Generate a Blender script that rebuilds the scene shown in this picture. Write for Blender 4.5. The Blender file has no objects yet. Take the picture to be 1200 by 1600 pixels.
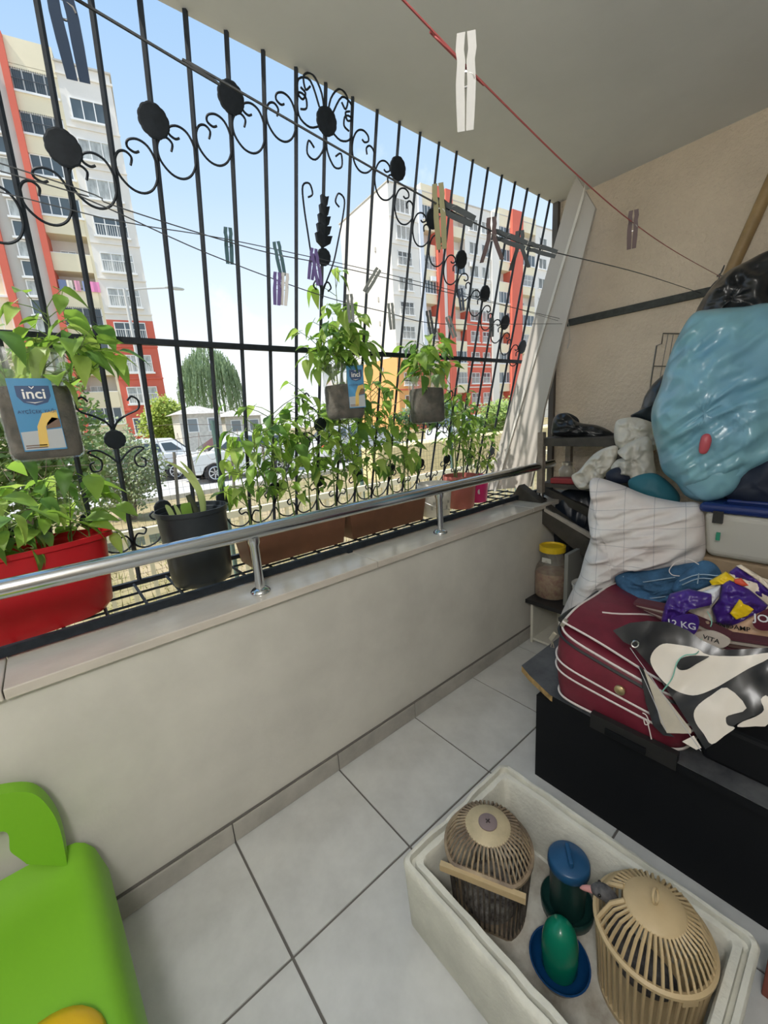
import bpy, bmesh, math, random
from mathutils import Vector, Matrix, noise
R = random.Random(7)
PI = math.pi
S = bpy.context.scene
COL = S.collection
# ------------------------------------------------------------------ camera
YAW, PITCH, ROLL, FPX = .6789, .2253, -.0681, 642.6
CAM = Vector((0, -1.323, 1.453))
fw = Vector((math.sin(YAW)*math.cos(PITCH), math.cos(YAW)*math.cos(PITCH), -math.sin(PITCH)))
r0 = Vector((math.cos(YAW), -math.sin(YAW), 0)); u0 = r0.cross(fw)
rt = math.cos(ROLL)*r0 + math.sin(ROLL)*u0
up = -math.sin(ROLL)*r0 + math.cos(ROLL)*u0
cd = bpy.data.cameras.new('camera'); co = bpy.data.objects.new('camera', cd); COL.objects.link(co)
cd.sensor_fit = 'HORIZONTAL'; cd.sensor_width = 36; cd.lens = FPX/1200*36
cd.clip_start = .02; cd.clip_end = 500
co.matrix_world = Matrix(((rt.x, up.x, -fw.x, CAM.x), (rt.y, up.y, -fw.y, CAM.y), (rt.z, up.z, -fw.z, CAM.z), (0, 0, 0, 1)))
S.camera = co
# ------------------------------------------------------------------ sky, sun, exposure
S.view_settings.view_transform = 'Standard'; S.view_settings.look = 'None'
S.view_settings.gamma = 1; S.view_settings.use_curve_mapping = False
S.view_settings.exposure = 0.5
w = bpy.data.worlds.new('sky'); S.world = w; w.use_nodes = True
nt = w.node_tree; nt.nodes.clear()
N = nt.nodes.new
out = N('ShaderNodeOutputWorld'); bg = N('ShaderNodeBackground'); tc = N('ShaderNodeTexCoord')
sep = N('ShaderNodeSeparateXYZ'); rampn = N('ShaderNodeValToRGB'); ns = N('ShaderNodeTexNoise'); cr = N('ShaderNodeValToRGB'); mx = N('ShaderNodeMixRGB')
nt.links.new(tc.outputs['Generated'], sep.inputs[0]); nt.links.new(sep.outputs['Z'], rampn.inputs[0])
e = rampn.color_ramp.elements
e[0].position = 0.0; e[0].color = (.86, .88, .90, 1); e[1].position = .75; e[1].color = (.22, .40, .66, 1)
for p_, c_ in ((.18, (.72, .79, .86, 1)), (.42, (.42, .57, .75, 1))):
    q_ = e.new(p_); q_.color = c_
ns.inputs['Scale'].default_value = 3.2; ns.inputs['Detail'].default_value = 6; ns.inputs['Roughness'].default_value = .6
nt.links.new(tc.outputs['Generated'], ns.inputs['Vector']); nt.links.new(ns.outputs['Fac'], cr.inputs[0])
cr.color_ramp.elements[0].position = .58; cr.color_ramp.elements[0].color = (0, 0, 0, 1)
cr.color_ramp.elements[1].position = .78; cr.color_ramp.elements[1].color = (.8, .8, .8, 1)
nt.links.new(cr.outputs[0], mx.inputs[0]); nt.links.new(rampn.outputs[0], mx.inputs[1]); mx.inputs[2].default_value = (.97, .98, 1, 1)
nt.links.new(mx.outputs[0], bg.inputs[0]); bg.inputs[1].default_value = 1.0
nt.links.new(bg.outputs[0], out.inputs[0])
sd = bpy.data.lights.new('sun', 'SUN'); sd.energy = 4.2; sd.angle = .02; sd.color = (1, .95, .87)
so = bpy.data.objects.new('sun', sd); COL.objects.link(so)
SUNDIR = Vector((-.50, .02, .80)).normalized()
so.rotation_euler = SUNDIR.to_track_quat('Z', 'Y').to_euler(); so.location = (-5, 6, 12)
FILL_W = 35

# ------------------------------------------------------------------ pixel -> place helpers
def ray(x, y): return ((x-600)/FPX)*rt + ((800-y)/FPX)*up + fw
def onX(x, y, X): d = ray(x, y); return CAM + d*((X-CAM.x)/d.x)
def onY(x, y, Y): d = ray(x, y); return CAM + d*((Y-CAM.y)/d.y)
def onZ(x, y, Z): d = ray(x, y); return CAM + d*((Z-CAM.z)/d.z)
def dep(x, y, k): return CAM + ray(x, y)*k
def onP(x, y, P0, n): d = ray(x, y); return CAM + d*((P0-CAM).dot(n)/d.dot(n))

# ------------------------------------------------------------------ materials
MATS = {}
def M(name, col, rough=.5, metal=0, var=.0, vs=8, bump=0, bs=60, spec=.5, bd=.01, trans=0, alpha=1, translucent=0, coat=0, col2=None, stretch=None, emit=0, ior=1.45, crumple=0, cs=14):
    if name in MATS: return MATS[name]
    m = bpy.data.materials.new(name); m.use_nodes = True; t = m.node_tree; n = t.nodes; L = t.links.new
    b = n['Principled BSDF']; o = n['Material Output']
    c = (*col, 1); b.inputs['Base Color'].default_value = c
    b.inputs['Roughness'].default_value = rough; b.inputs['Metallic'].default_value = metal
    b.inputs['Specular IOR Level'].default_value = spec; b.inputs['IOR'].default_value = ior
    b.inputs['Transmission Weight'].default_value = trans; b.inputs['Alpha'].default_value = alpha
    b.inputs['Coat Weight'].default_value = coat
    if emit: b.inputs['Emission Color'].default_value = c; b.inputs['Emission Strength'].default_value = emit
    vec = None
    if var or bump or col2:
        tx = n.new('ShaderNodeTexCoord'); mp = n.new('ShaderNodeMapping'); L(tx.outputs['Object'], mp.inputs[0])
        if stretch: mp.inputs['Scale'].default_value = stretch
        vec = mp.outputs[0]
    if var or col2:
        nz = n.new('ShaderNodeTexNoise'); nz.inputs['Scale'].default_value = vs; nz.inputs['Detail'].default_value = 5; nz.inputs['Roughness'].default_value = .62
        L(vec, nz.inputs['Vector']); rp = n.new('ShaderNodeValToRGB'); L(nz.outputs['Fac'], rp.inputs[0])
        k = col2 if col2 else tuple(max(0, q*(1-var)) for q in col)
        k2 = col if col2 else tuple(min(1, q*(1+var*.6)) for q in col)
        rp.color_ramp.elements[0].position = .36; rp.color_ramp.elements[0].color = (*k, 1)
        rp.color_ramp.elements[1].position = .64; rp.color_ramp.elements[1].color = (*k2, 1)
        L(rp.outputs[0], b.inputs['Base Color'])
    if bump:
        nb = n.new('ShaderNodeTexNoise'); nb.inputs['Scale'].default_value = bs; nb.inputs['Detail'].default_value = 4
        L(vec, nb.inputs['Vector']); bn = n.new('ShaderNodeBump'); bn.inputs['Strength'].default_value = bump; bn.inputs['Distance'].default_value = bd
        L(nb.outputs['Fac'], bn.inputs['Height']); L(bn.outputs[0], b.inputs['Normal'])
    if crumple:
        tx2 = n.new('ShaderNodeTexCoord'); nb2 = n.new('ShaderNodeTexNoise'); nb2.noise_type = 'RIDGED_MULTIFRACTAL'; nb2.inputs['Scale'].default_value = cs; nb2.inputs['Detail'].default_value = 5; nb2.inputs['Distortion'].default_value = .6
        L(tx2.outputs['Object'], nb2.inputs['Vector']); bn2 = n.new('ShaderNodeBump'); bn2.inputs['Strength'].default_value = crumple; bn2.inputs['Distance'].default_value = .012
        L(nb2.outputs['Fac'], bn2.inputs['Height']); L(bn2.outputs[0], b.inputs['Normal'])
    if translucent:
        tr = n.new('ShaderNodeBsdfTranslucent'); tr.inputs[0].default_value = (min(1, col[0]*1.5+.02), min(1, col[1]*1.5+.02), min(1, col[2]*1.2), 1)
        ms = n.new('ShaderNodeMixShader'); ms.inputs[0].default_value = translucent
        L(b.outputs[0], ms.inputs[1]); L(tr.outputs[0], ms.inputs[2]); L(ms.outputs[0], o.inputs[0])
    MATS[name] = m
    return m
paint = M('wall paint', (.66, .64, .58), .75, var=.10, vs=2.2, bump=.05, bs=90)
ceilm = M('ceiling paint', (.66, .67, .69), .85, var=.06, vs=1.5)
stucco = M('rough stucco', (.66, .56, .44), .85, var=.08, vs=3, bump=.7, bs=50, bd=.02)
tile = M('floor tile', (.62, .63, .62), .30, var=.11, vs=5, spec=.45)
grout = M('grout', (.15, .14, .13), .9)
marble = M('sill marble', (.62, .57, .50), .16, var=.10, vs=4, stretch=(1, 2, 2))
skirt = M('skirting tile', (.43, .41, .37), .45, var=.18, vs=6)
iron = M('black iron', (.016, .022, .030), .6, var=.3, vs=30, spec=.35)  # bluish base colour carries the tint of the lens flare
chrome = M('polished steel', (.66, .68, .70), .16, 1)
white_p = M('white plastic', (.78, .78, .75), .4)
soil = M('soil', (.07, .05, .035), .95, var=.5, vs=40, bump=.8, bs=120)
leafm = [M('leaf %d' % i, c, .42, translucent=.45, var=.22, vs=9) for i, c in enumerate([(.17, .30, .05), (.24, .40, .07), (.11, .23, .05), (.33, .46, .11)])]
stemm = M('stem green', (.14, .20, .06), .6)

# ------------------------------------------------------------------ mesh builder
class MB:
    def __init__(s): s.v = []; s.f = []; s.sm = []; s.crisp = True
    def add(s, vs, fs, smooth=False):
        o = len(s.v); s.v += [Vector(q) for q in vs]; s.f += [tuple(i+o for i in f) for f in fs]; s.sm += [smooth]*len(fs); return s
    def box(s, c, d, rot=None, taper=1.0):
        x, y, z = d[0]/2, d[1]/2, d[2]/2; c = Vector(c)
        pts = [Vector((sx*x*(taper if sz > 0 else 1), sy*y*(taper if sz > 0 else 1), sz*z)) for sz in (-1, 1) for sy in (-1, 1) for sx in (-1, 1)]
        if rot is not None: pts = [rot @ q for q in pts]
        return s.add([c+q for q in pts], [(0, 2, 3, 1), (4, 5, 7, 6), (0, 1, 5, 4), (2, 6, 7, 3), (0, 4, 6, 2), (1, 3, 7, 5)])
    def b2(s, lo, hi): return s.box([(a+b)/2 for a, b in zip(lo, hi)], [abs(b-a) for a, b in zip(lo, hi)])
    def tube(s, pts, r, n=8, cap=True, smooth=True, closed=False, phase=0):
        pts = [Vector(p) for p in pts]; m = len(pts)
        rr = r if isinstance(r, (list, tuple)) else [r]*m
        vs = []; fs = []; nrm = None
        for i, p in enumerate(pts):
            a = pts[(i-1) % m] if (closed or i > 0) else p; b = pts[(i+1) % m] if (closed or i < m-1) else p
            t = (b-a).normalized()
            if nrm is None:
                nrm = t.orthogonal().normalized()
                if abs(t.z) < .9: nrm = Vector((0, 0, 1)) - t*t.z; nrm.normalize()
            else: nrm = (nrm - t*nrm.dot(t)); nrm = nrm.normalized() if nrm.length > 1e-6 else t.orthogonal().normalized()
            bi = t.cross(nrm)
            for k in range(n):
                an = 2*PI*k/n + phase; vs.append(p + (nrm*math.cos(an) + bi*math.sin(an))*rr[i])
        lim = m if closed else m-1
        for i in range(lim):
            j = (i+1) % m
            for k in range(n): fs.append((i*n+k, i*n+(k+1) % n, j*n+(k+1) % n, j*n+k))
        if cap and not closed: fs.append(tuple(reversed(range(n)))); fs.append(tuple(range((m-1)*n, m*n)))
        return s.add(vs, fs, smooth)
    def lathe(s, prof, c=(0, 0, 0), n=24, sx=1, sy=1, smooth=True, capb=True, capt=True, rot=None):
        vs = []; fs = []; c = Vector(c)
        for r_, z in prof:
            for k in range(n):
                a = 2*PI*k/n; q = Vector((r_*sx*math.cos(a), r_*sy*math.sin(a), z)); vs.append(c + (rot @ q if rot is not None else q))
        m = len(prof)
        for i in range(m-1):
            for k in range(n): fs.append((i*n+k, i*n+(k+1) % n, (i+1)*n+(k+1) % n, (i+1)*n+k))
        if capb: fs.append(tuple(reversed(range(n))))
        if capt: fs.append(tuple(range((m-1)*n, m*n)))
        return s.add(vs, fs, smooth)
    def prism(s, poly, off, smooth=False):
        n = len(poly); off = Vector(off); poly = [Vector(p) for p in poly]
        vs = poly + [p+off for p in poly]
        fs = [tuple(range(n)), tuple(reversed(range(n, 2*n)))] + [(i, i+n, (i+1) % n + n, (i+1) % n) for i in range(n)]
        return s.add(vs, fs, smooth)
    def grid(s, fn, nu, nv, smooth=True, wrapu=False):
        vs = [fn(i/nu, j/nv) for j in range(nv+1) for i in range(nu+1)]; w_ = nu+1
        return s.add(vs, [(j*w_+i, j*w_+i+1, (j+1)*w_+i+1, (j+1)*w_+i) for j in range(nv) for i in range(nu)], smooth)
    def mesh(s, name, mat, off=None, recalc=True):
        me = bpy.data.meshes.new(name); vs = s.v if off is None else [q-off for q in s.v]
        me.from_pydata([tuple(q) for q in vs], [], s.f)
        for p, k in zip(me.polygons, s.sm): p.use_smooth = k
        if recalc:
            bm = bmesh.new(); bm.from_mesh(me); bmesh.ops.recalc_face_normals(bm, faces=bm.faces); bm.to_mesh(me); bm.free()
        if s.crisp and any(s.sm): me.set_sharp_from_angle(angle=math.radians(50))
        if mat: me.materials.append(mat)
        return me
    def build(s, name, mat, parent=None, recalc=True):
        off = rootloc(parent) if parent else None
        return link(name, s.mesh(name, mat, off, recalc), parent)
def rootloc(p):
    while p.parent: p = p.parent
    return Vector(p.location)
def link(name, data, parent=None):
    o = bpy.data.objects.new(name, data); COL.objects.link(o)
    if parent: o.parent = parent
    return o
def tag(o, label, cat, group=None):
    o['label'] = label; o['category'] = cat
    if group: o['group'] = group
    return o
def struct(o, label=None, cat=None):
    o['kind'] = 'structure'
    if label: o['label'] = label
    if cat: o['category'] = cat
    return o
def thing(name, label, cat, loc=(0, 0, 0), group=None):
    o = link(name, None); o.location = loc; o.empty_display_size = .05; return tag(o, label, cat, group)
def copy_tree(o, parent=None):
    c = o.copy(); COL.objects.link(c); c.parent = parent
    for ch in list(o.children): copy_tree(ch, c)
    return c
def bevel(o, wd=.004, seg=2):
    m = o.modifiers.new('bevel', 'BEVEL'); m.width = wd; m.segments = seg; m.limit_method = 'ANGLE'; return o
def text(s_, size, mat, parent, mtx, extrude=.0004, name='lettering', bold=0):
    cu = bpy.data.curves.new('t', 'FONT'); cu.body = s_; cu.size = size; cu.extrude = extrude; cu.offset = bold
    cu.align_x = 'CENTER'; cu.align_y = 'CENTER'; cu.resolution_u = 3
    o = bpy.data.objects.new('t', cu); COL.objects.link(o)
    dg = bpy.context.evaluated_depsgraph_get(); me = bpy.data.meshes.new_from_object(o.evaluated_get(dg))
    bpy.data.objects.remove(o); me.materials.clear(); me.materials.append(mat)
    mtx = Matrix.Translation(-rootloc(parent)) @ mtx
    me.transform(mtx); return link(name, me, parent)
def frame(o, x, y):      # matrix with local x along x, y along y, at o
    x = Vector(x).normalized(); z = x.cross(Vector(y)).normalized(); y = z.cross(x)
    return Matrix(((x.x, y.x, z.x, o[0]), (x.y, y.y, z.y, o[1]), (x.z, y.z, z.z, o[2]), (0, 0, 0, 1)))
def smooth_loop(pts, n):     # closed catmull-rom resample
    m = len(pts); o = []
    for k in range(n):
        t = k/n*m; i = int(t); f = t-i
        p0, p1, p2, p3 = (pts[(i+j-1) % m] for j in range(4))
        o.append(.5*((2*p1)+(p2-p0)*f+(2*p0-5*p1+4*p2-p3)*f*f+(3*p1-p0-3*p2+p3)*f**3))
    return o
def smooth_line(pts, k=6):
    pts = [Vector(p) for p in pts]; o = []
    for i in range(len(pts)-1):
        p0 = pts[max(0, i-1)]; p1 = pts[i]; p2 = pts[i+1]; p3 = pts[min(len(pts)-1, i+2)]
        for j in range(k):
            f = j/k; o.append(.5*((2*p1)+(p2-p0)*f+(2*p0-5*p1+4*p2-p3)*f*f+(3*p1-p0-3*p2+p3)*f**3))
    o.append(pts[-1]); return o
def pillow(name, pix, P0, front, back, mat, parent=None, wr=.01, fs=(14, 14), seed=0, n=72, rings=14, power=.55, nrm=None, fold=None, world=None, cr=0, cf_=(9, 9), sharp=False):
    """soft closed body: outline on an upright plane through P0 that faces the room, swelling front and back"""
    P0 = Vector(P0)
    if nrm is None: nrm = CAM-P0; nrm.z = 0
    nrm = Vector(nrm).normalized()
    pl3 = world if world else [onP(x, y, P0, nrm) for x, y in pix]
    loop = [pl3[int(k*len(pl3)/n)].lerp(pl3[(int(k*len(pl3)/n)+1) % len(pl3)], k*len(pl3)/n-int(k*len(pl3)/n)) for k in range(n)] if sharp else smooth_loop(pl3, n)
    c = sum(loop, Vector())/n
    ax = Vector((0, 0, 1)).cross(nrm).normalized(); ay = nrm.cross(ax)
    mb = MB(); mb.crisp = False; vs = []; fs_ = []
    for side in (1, -1):
        th = front if side > 0 else back
        for k in range(rings):
            r_ = math.sin((k+.0)/rings*PI/2) if k else 0
            if k == 0: continue
            for p in loop:
                q = c + (p-c)*r_; a = (q-P0).dot(ax); b = (q-P0).dot(ay)
                h = th*(max(0, 1-r_*r_))**power
                nz = noise.noise(Vector((a*fs[0], b*fs[1], seed*7.3+side*3))) + .5*noise.noise(Vector((a*fs[0]*2.3, b*fs[1]*2.3, seed+side*5)))
                if fold: nz += fold(a, b)
                if cr:
                    for q_ in (1, 2.1, 4.3): nz += cr/q_*(1-3.2*abs(noise.noise(Vector((a*cf_[0]*q_+seed, b*cf_[1]*q_, seed*3+side+q_)))))
                h += wr*nz*(1-r_**6)
                vs.append(q + nrm*h*side)
        if side > 0: front_n = len(vs)
    base = len(vs); vs += loop
    cf = len(vs); vs.append(c+nrm*(front+wr*.2)); cb = len(vs); vs.append(c-nrm*back)
    for si, (st, cen) in enumerate(((0, cf), (front_n, cb))):
        K = rings-1
        for j in range(n): fs_.append((cen, st+j, st+(j+1) % n))
        for k in range(K-1):
            for j in range(n): fs_.append((st+k*n+j, st+(k+1)*n+j, st+(k+1)*n+(j+1) % n, st+k*n+(j+1) % n))
        for j in range(n): fs_.append((st+(K-1)*n+j, base+j, base+(j+1) % n, st+(K-1)*n+(j+1) % n))
    mb.add(vs, fs_, True)
    return mb.build(name, mat, parent)
# ================================================================== THE BALCONY SHELL
GR = -.35
XL, XR, YB, CZ = -1.35, 2.82, -1.9, 2.70
floor = struct(MB().b2((XL, YB, -.35), (XR, 0, -.004)).build('floor', grout), 'pale grey square tiled balcony floor with dark joints', 'floor')
tcache = {}
for i in range(-5, 7):
    for j in range(5):
        x0 = max(XL, .268+.45*i); x1 = min(XR, .268+.45*(i+1)); y1 = -.45*j; y0 = max(YB, y1-.45)
        if x1-x0 < .03: continue
        key = (round(x1-x0, 3), round(y1-y0, 3))
        if key not in tcache:
            m_ = MB().box((0, 0, -.003), (key[0]-.005, key[1]-.005, .012), taper=.993).mesh('floor_tile', tile); tcache[key] = m_
        o = link('floor_tile', tcache[key], floor); o.location = ((x0+x1)/2, (y0+y1)/2, -.003)
struct(MB().b2((XL, 0, GR), (XR, .175, .835)).build('wall_front', paint), 'off-white painted parapet wall under the window grille', 'wall')
sill = struct(MB().b2((XL, .0, .832), (XR, .175, .838)).build('trim_1', grout), 'polished beige marble sill on the parapet', 'sill')
for a, b in ((XL, -.186), (-.184, .998), (1.0, 2.2), (2.202, XR)):
    bevel(MB().b2((a, -.022, .837), (b-.0005, .192, .866)).build('sill_slab', marble, sill), .003)
bb = struct(MB().b2((XL, -.009, 0), (XR, 0, .0825)).build('baseboard_front', grout), 'grey-beige tile skirting along the parapet foot', 'skirting')
for i in range(-4, 6):
    a = max(XL, .268+.45*i); b = min(XR, a+.45)
    bevel(MB().b2((a+.002, -.014, .001), (b-.002, -.001, .078)).build('skirting_tile', skirt, bb), .002)
struct(MB().b2((XR, YB-.1, GR), (XR+.15, .226, CZ)).build('wall_right', stucco), 'cream rough plaster end wall behind the clutter', 'wall')
wb = struct(MB().b2((XL, YB-.12, GR), (-.7, YB, CZ)).b2((.2, YB-.12, GR), (XR, YB, CZ)).b2((-.7, YB-.12, 2.1), (.2, YB, CZ)).build('wall_back', paint))
dr = struct(MB().b2((-.7, YB-.08, .0), (.2, YB-.04, 2.1)).build('door_1', M('door wood', (.45, .40, .33), .5)))
MB().tube([(.1, YB-.03, 1.0), (.1, YB+.02, 1.0), (.0, YB+.02, 1.0)], .009).build('door_handle', chrome, dr)
struct(MB().b2((XL-.15, YB-.1, GR), (XL, .226, CZ)).build('wall_left', paint))
struct(MB().b2((XL-.2, YB-.12, CZ), (XR+.15, .228, CZ+.16)).build('ceiling', ceilm), 'flat grey painted balcony ceiling', 'ceiling')
struct(MB().b2((XR-.03, .19, .866), (XR, .226, CZ)).build('trim_2', M('jamb', (.10, .09, .08), .7)), 'dark narrow jamb at the end of the window opening', 'trim')
bk = struct(MB().b2((XR-.02, -1.2, 1.955), (XR, .12, 1.995)).build('trim_3', M('dark batten', (.05, .055, .05), .7, var=.3, vs=30)), 'dark wooden batten screwed across the end wall for the washing lines', 'batten')
# unseen fill lamp added behind the camera to brighten the balcony
lq = Vector((-.50, YB, 2.0)); lp = thing('fill_lamp', 'added fill lamp, an unseen white globe on the back wall behind the camera', 'lamp', tuple(lq))
MB().tube([lq+Vector((0, .002, 0)), lq+Vector((0, .02, 0))], .05, 16).build('fill_base', white_p, lp); MB().tube([lq+Vector((0, .02, 0)), lq+Vector((0, .09, 0)), lq+Vector((0, .11, .03))], .01, 8).build('fill_arm', white_p, lp)
MB().lathe([(.02, .075), (.05, .06), (.075, .02), (.075, -.02), (.05, -.06), (.02, -.075)], lq+Vector((0, .12, .10)), 20).build('fill_globe', M('fill globe glass', (1, .96, .9), .4, emit=6), lp)
ld = bpy.data.lights.new('fill_light', 'POINT'); ld.energy = FILL_W; ld.shadow_soft_size = .16; ld.color = (1, .98, .95)
lo = link('fill_light', ld, lp); lo.location = (0, .30, .10)

# ================================================================== OUTDOORS
dry = M('dry soil', (.42, .33, .20), .95, col2=(.25, .22, .09), vs=1.1, bump=.4, bs=14)
struct(MB().b2((-60, .175, GR-.5), (150, 160, GR)).build('ground', dry), 'dry grassy garden ground outside the balcony', 'ground')
struct(MB().b2((-60, 11.2, GR), (150, 21, GR+.02)).build('street', M('asphalt', (.52, .51, .49), .9, var=.12, vs=2)), 'pale sunlit asphalt street', 'street')
kb = struct(MB().b2((-60, 10.95, GR), (150, 11.2, GR+.12)).build('kerb', M('concrete', (.60, .57, .50), .85, var=.15, vs=4)), 'concrete kerb along the street', 'kerb')
struct(MB().b2((7.6, 8.2, GR), (40, 9.4, GR+.9)).build('garden_wall', M('yellow plaster', (.80, .66, .36), .8, var=.08)), 'low sunlit yellow garden wall behind the pepper plants', 'wall')
# grass and weeds: uncountable
gm = MB()
for k in range(9000):
    y = .6+7.4*R.random()**1.3;
    if abs(y-3) < .06 or abs(y-3.53) < .05: continue
    x = -3 + R.random()*(6+y*1.1); 
    if noise.noise(Vector((x*.7, y*.7, 0))) < -.08 and R.random() < .85: continue
    h = R.uniform(.03, .13); a = R.random()*PI; b = R.uniform(-.05, .05)
    gm.add([(x-.008*math.cos(a), y-.008*math.sin(a), GR), (x+.008*math.cos(a), y+.008*math.sin(a), GR), (x+b, y+b*.5, GR+h)], [(0, 1, 2)])
g = gm.build('garden_grass', M('dry grass', (.30, .33, .11), .8, col2=(.48, .42, .20), vs=2), recalc=False); g['kind'] = 'stuff'; tag(g, 'short dry grass and weeds on the garden ground', 'grass')
# cream picket fence
cream = M('cream paint', (.78, .71, .50), .6)
cf = thing('picket_fence', 'low cream railing with square balusters below the balcony', 'fence', (2, 3.0, GR))
MB().b2((-2.5, 2.965, .53), (9, 3.035, .60)).build('top_rail', cream, cf)
MB().b2((-2.5, 2.98, -.25), (9, 3.02, -.20)).build('bottom_rail', cream, cf)
bm_ = MB().box((0, 0, .44), (.035, .035, .88)).mesh('baluster', cream)
for i in range(64):
    o = link('baluster', bm_, cf); o.location = (-2.45+.18*i-2, 0, 0)
# wire mesh fence
wf = thing('mesh_fence', 'welded wire mesh fence on green posts with barbed wire on top', 'fence', (2, 3.55, GR))
gp = M('green post', (.10, .17, .15), .5); wire = M('rusty wire', (.18, .13, .10), .6, .3)
for i in range(7):
    x = -2.45+2*i-.0
    MB().tube([(x, 3.55, GR), (x, 3.55, 1.55)], .03, 8).build('post', gp, wf)
mm = MB()
for i in range(170): x = -2.45+i*.07; mm.tube([(x, 3.52, GR), (x, 3.52, 1.05)], .0016, 3, cap=False)
for i in range(21): z = GR+.02+i*.07; mm.tube([(-2.45, 3.52, z), (9.5, 3.52, z)], .0016, 3, cap=False)
o = mm.build('wire_mesh', wire, wf, recalc=False); o['kind'] = 'stuff'
for i, z in enumerate((1.2, 1.36, 1.5)):
    MB().tube(smooth_line([(-2.45+.5*k, 3.52+.02*math.sin(k), z+.03*math.sin(k*1.7+i)) for k in range(25)], 3), .0025, 4).build('barbed_wire', wire, wf)
cm = MB()
cm.tube([(-1+t*.012, 3.52+.12*math.sin(t*.35), 1.28+.16*math.cos(t*.35)) for t in range(600)], .0022, 4, cap=False)
cm.build('barbed_coil', wire, wf, recalc=False)
# leaning roadside stakes
for k, (x, lean) in enumerate(((2.25, .12), (2.75, -.05), (3.6, .1), (4.5, .03))):
    tag(MB().tube([(x, 9.2, GR), (x+lean, 9.2, 1.0)], .035, 6).build('fence_stake', M('old stake', (.20, .18, .15), .9)),
        ['leftmost grey stake beside the road', 'second grey stake from the left beside the road', 'third grey stake from the left beside the road', 'rightmost grey stake beside the road in front of the white car'][k], 'stake', 'roadside stakes')

def leafcloud(mb, c, rad, n, size, seed, droop=0, shell=.55):
    rr = random.Random(seed)
    for _ in range(n):
        d = Vector((rr.gauss(0, 1), rr.gauss(0, 1), rr.gauss(0, 1))).normalized()*(shell+(1-shell)*rr.random())
        d *= .82+.35*noise.noise(d*2.3+Vector((seed, 0, 0)))
        p = Vector(c)+Vector((d.x*rad[0], d.y*rad[1], d.z*rad[2]))
        a = Vector((rr.gauss(0, 1), rr.gauss(0, 1), rr.gauss(0, .6)-droop)).normalized()*size*rr.uniform(.6, 1.3); b = a.orthogonal().normalized()*size*.45
        mb.add([p, p+a*.5+b, p+a, p+a*.5-b], [(0, 1, 2, 3)])
bark = M('bark', (.20, .16, .12), .9, var=.4, vs=12)
def shrub(name, label, c, rad, n, size, mat, seed, trunk_h=0, cat='bush'):
    t = thing(name, label, cat, (c[0], c[1], GR))
    MB().tube([(c[0], c[1], GR), (c[0]+.1, c[1], c[2]-rad[2]*.4), (c[0], c[1], c[2])], [.1*max(1, rad[0]/1.5), .08, .03], 7).build('trunk', bark, t)
    mb = MB(); leafcloud(mb, c, rad, n, size, seed)
    for k in range(5):
        a = k*1.26+seed; leafcloud(mb, (c[0]+rad[0]*.6*math.cos(a), c[1]+rad[1]*.6*math.sin(a), c[2]+rad[2]*.3*math.sin(a*2)), [q*.55 for q in rad], n//6, size, seed+k+1)
    o = mb.build('foliage', mat, t, recalc=False); o['kind'] = 'stuff'; return t
fol = [M('foliage %d' % i, c, .6, translucent=.3, var=.3, vs=1.5) for i, c in enumerate([(.36, .44, .09), (.20, .29, .09), (.17, .27, .14), (.30, .40, .12), (.34, .40, .24)])]
shrub('round_bush', 'sunlit yellow-green round bush in front of the red building base', (5.5, 24, 2.0), (1.25, 1.2, 1.7), 2600, .16, fol[0], 3)
shrub('garden_bush', 'grey-green scrubby bush in the garden behind the left hanging bottle', (1.25, 9.0, .75), (.85, .7, 1.15), 3000, .07, fol[4], 5)
shrub('leafy_shrub', 'tall leafy shrub behind the hanging bottle at the left edge', (-.35, 7.2, 1.4), (1.35, .9, 1.75), 4200, .10, fol[1], 8)
shrub('sunlit_tree', 'small bright green tree behind the middle hanging bottle', (14.6, 20.5, 2.0), (.75, .8, 2.0), 2400, .15, fol[0], 12, cat='tree')
shrub('street_bush', 'leafy bush beside the white car behind the pepper plants', (17.5, 10.5, 1.0), (2.6, .8, 1.2), 2600, .14, fol[3], 15)
shrub('far_bush', 'dark green bush under the far end of the right building', (33, 30, 1.6), (5, 1.5, 2.0), 2600, .3, fol[2], 18)
# weeping willow
wl = thing('weeping_willow', 'grey-green weeping willow with hanging strands against the sky', 'tree', (10.6, 31, GR))
MB().tube([(10.6, 31, GR), (10.7, 31, 3), (10.5, 31, 6)], [.3, .22, .1], 8).build('trunk', bark, wl)
mb = MB(); rr = random.Random(4)
for k in range(620):
    a = rr.random()*2*PI; r_ = 2.05*math.sqrt(rr.random()); top = 7.3-.42*r_*r_+rr.uniform(-.4, .25)
    x, y = 10.55+r_*math.cos(a), 31+r_*math.sin(a)*.8; L_ = rr.uniform(1.2, 4.2) if r_ > .9 else rr.uniform(.8, 2.5)
    nseg = int(L_/.16)
    for q in range(nseg):
        z = top-q*.16; xx = x+(.35*math.cos(a)*math.sin(q/nseg*1.5)); ww = rr.uniform(.03, .06)
        an = rr.random()*PI
        mb.add([(xx-ww*math.cos(an), y-ww*math.sin(an), z), (xx+ww*math.cos(an), y+ww*math.sin(an), z-.05), (xx+rr.uniform(-.05, .05), y, z-.30)], [(0, 1, 2)])
o = mb.build('foliage', M('willow leaf', (.25, .34, .20), .6, translucent=.3, var=.25, vs=.8), wl, recalc=False); o['kind'] = 'stuff'
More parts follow.
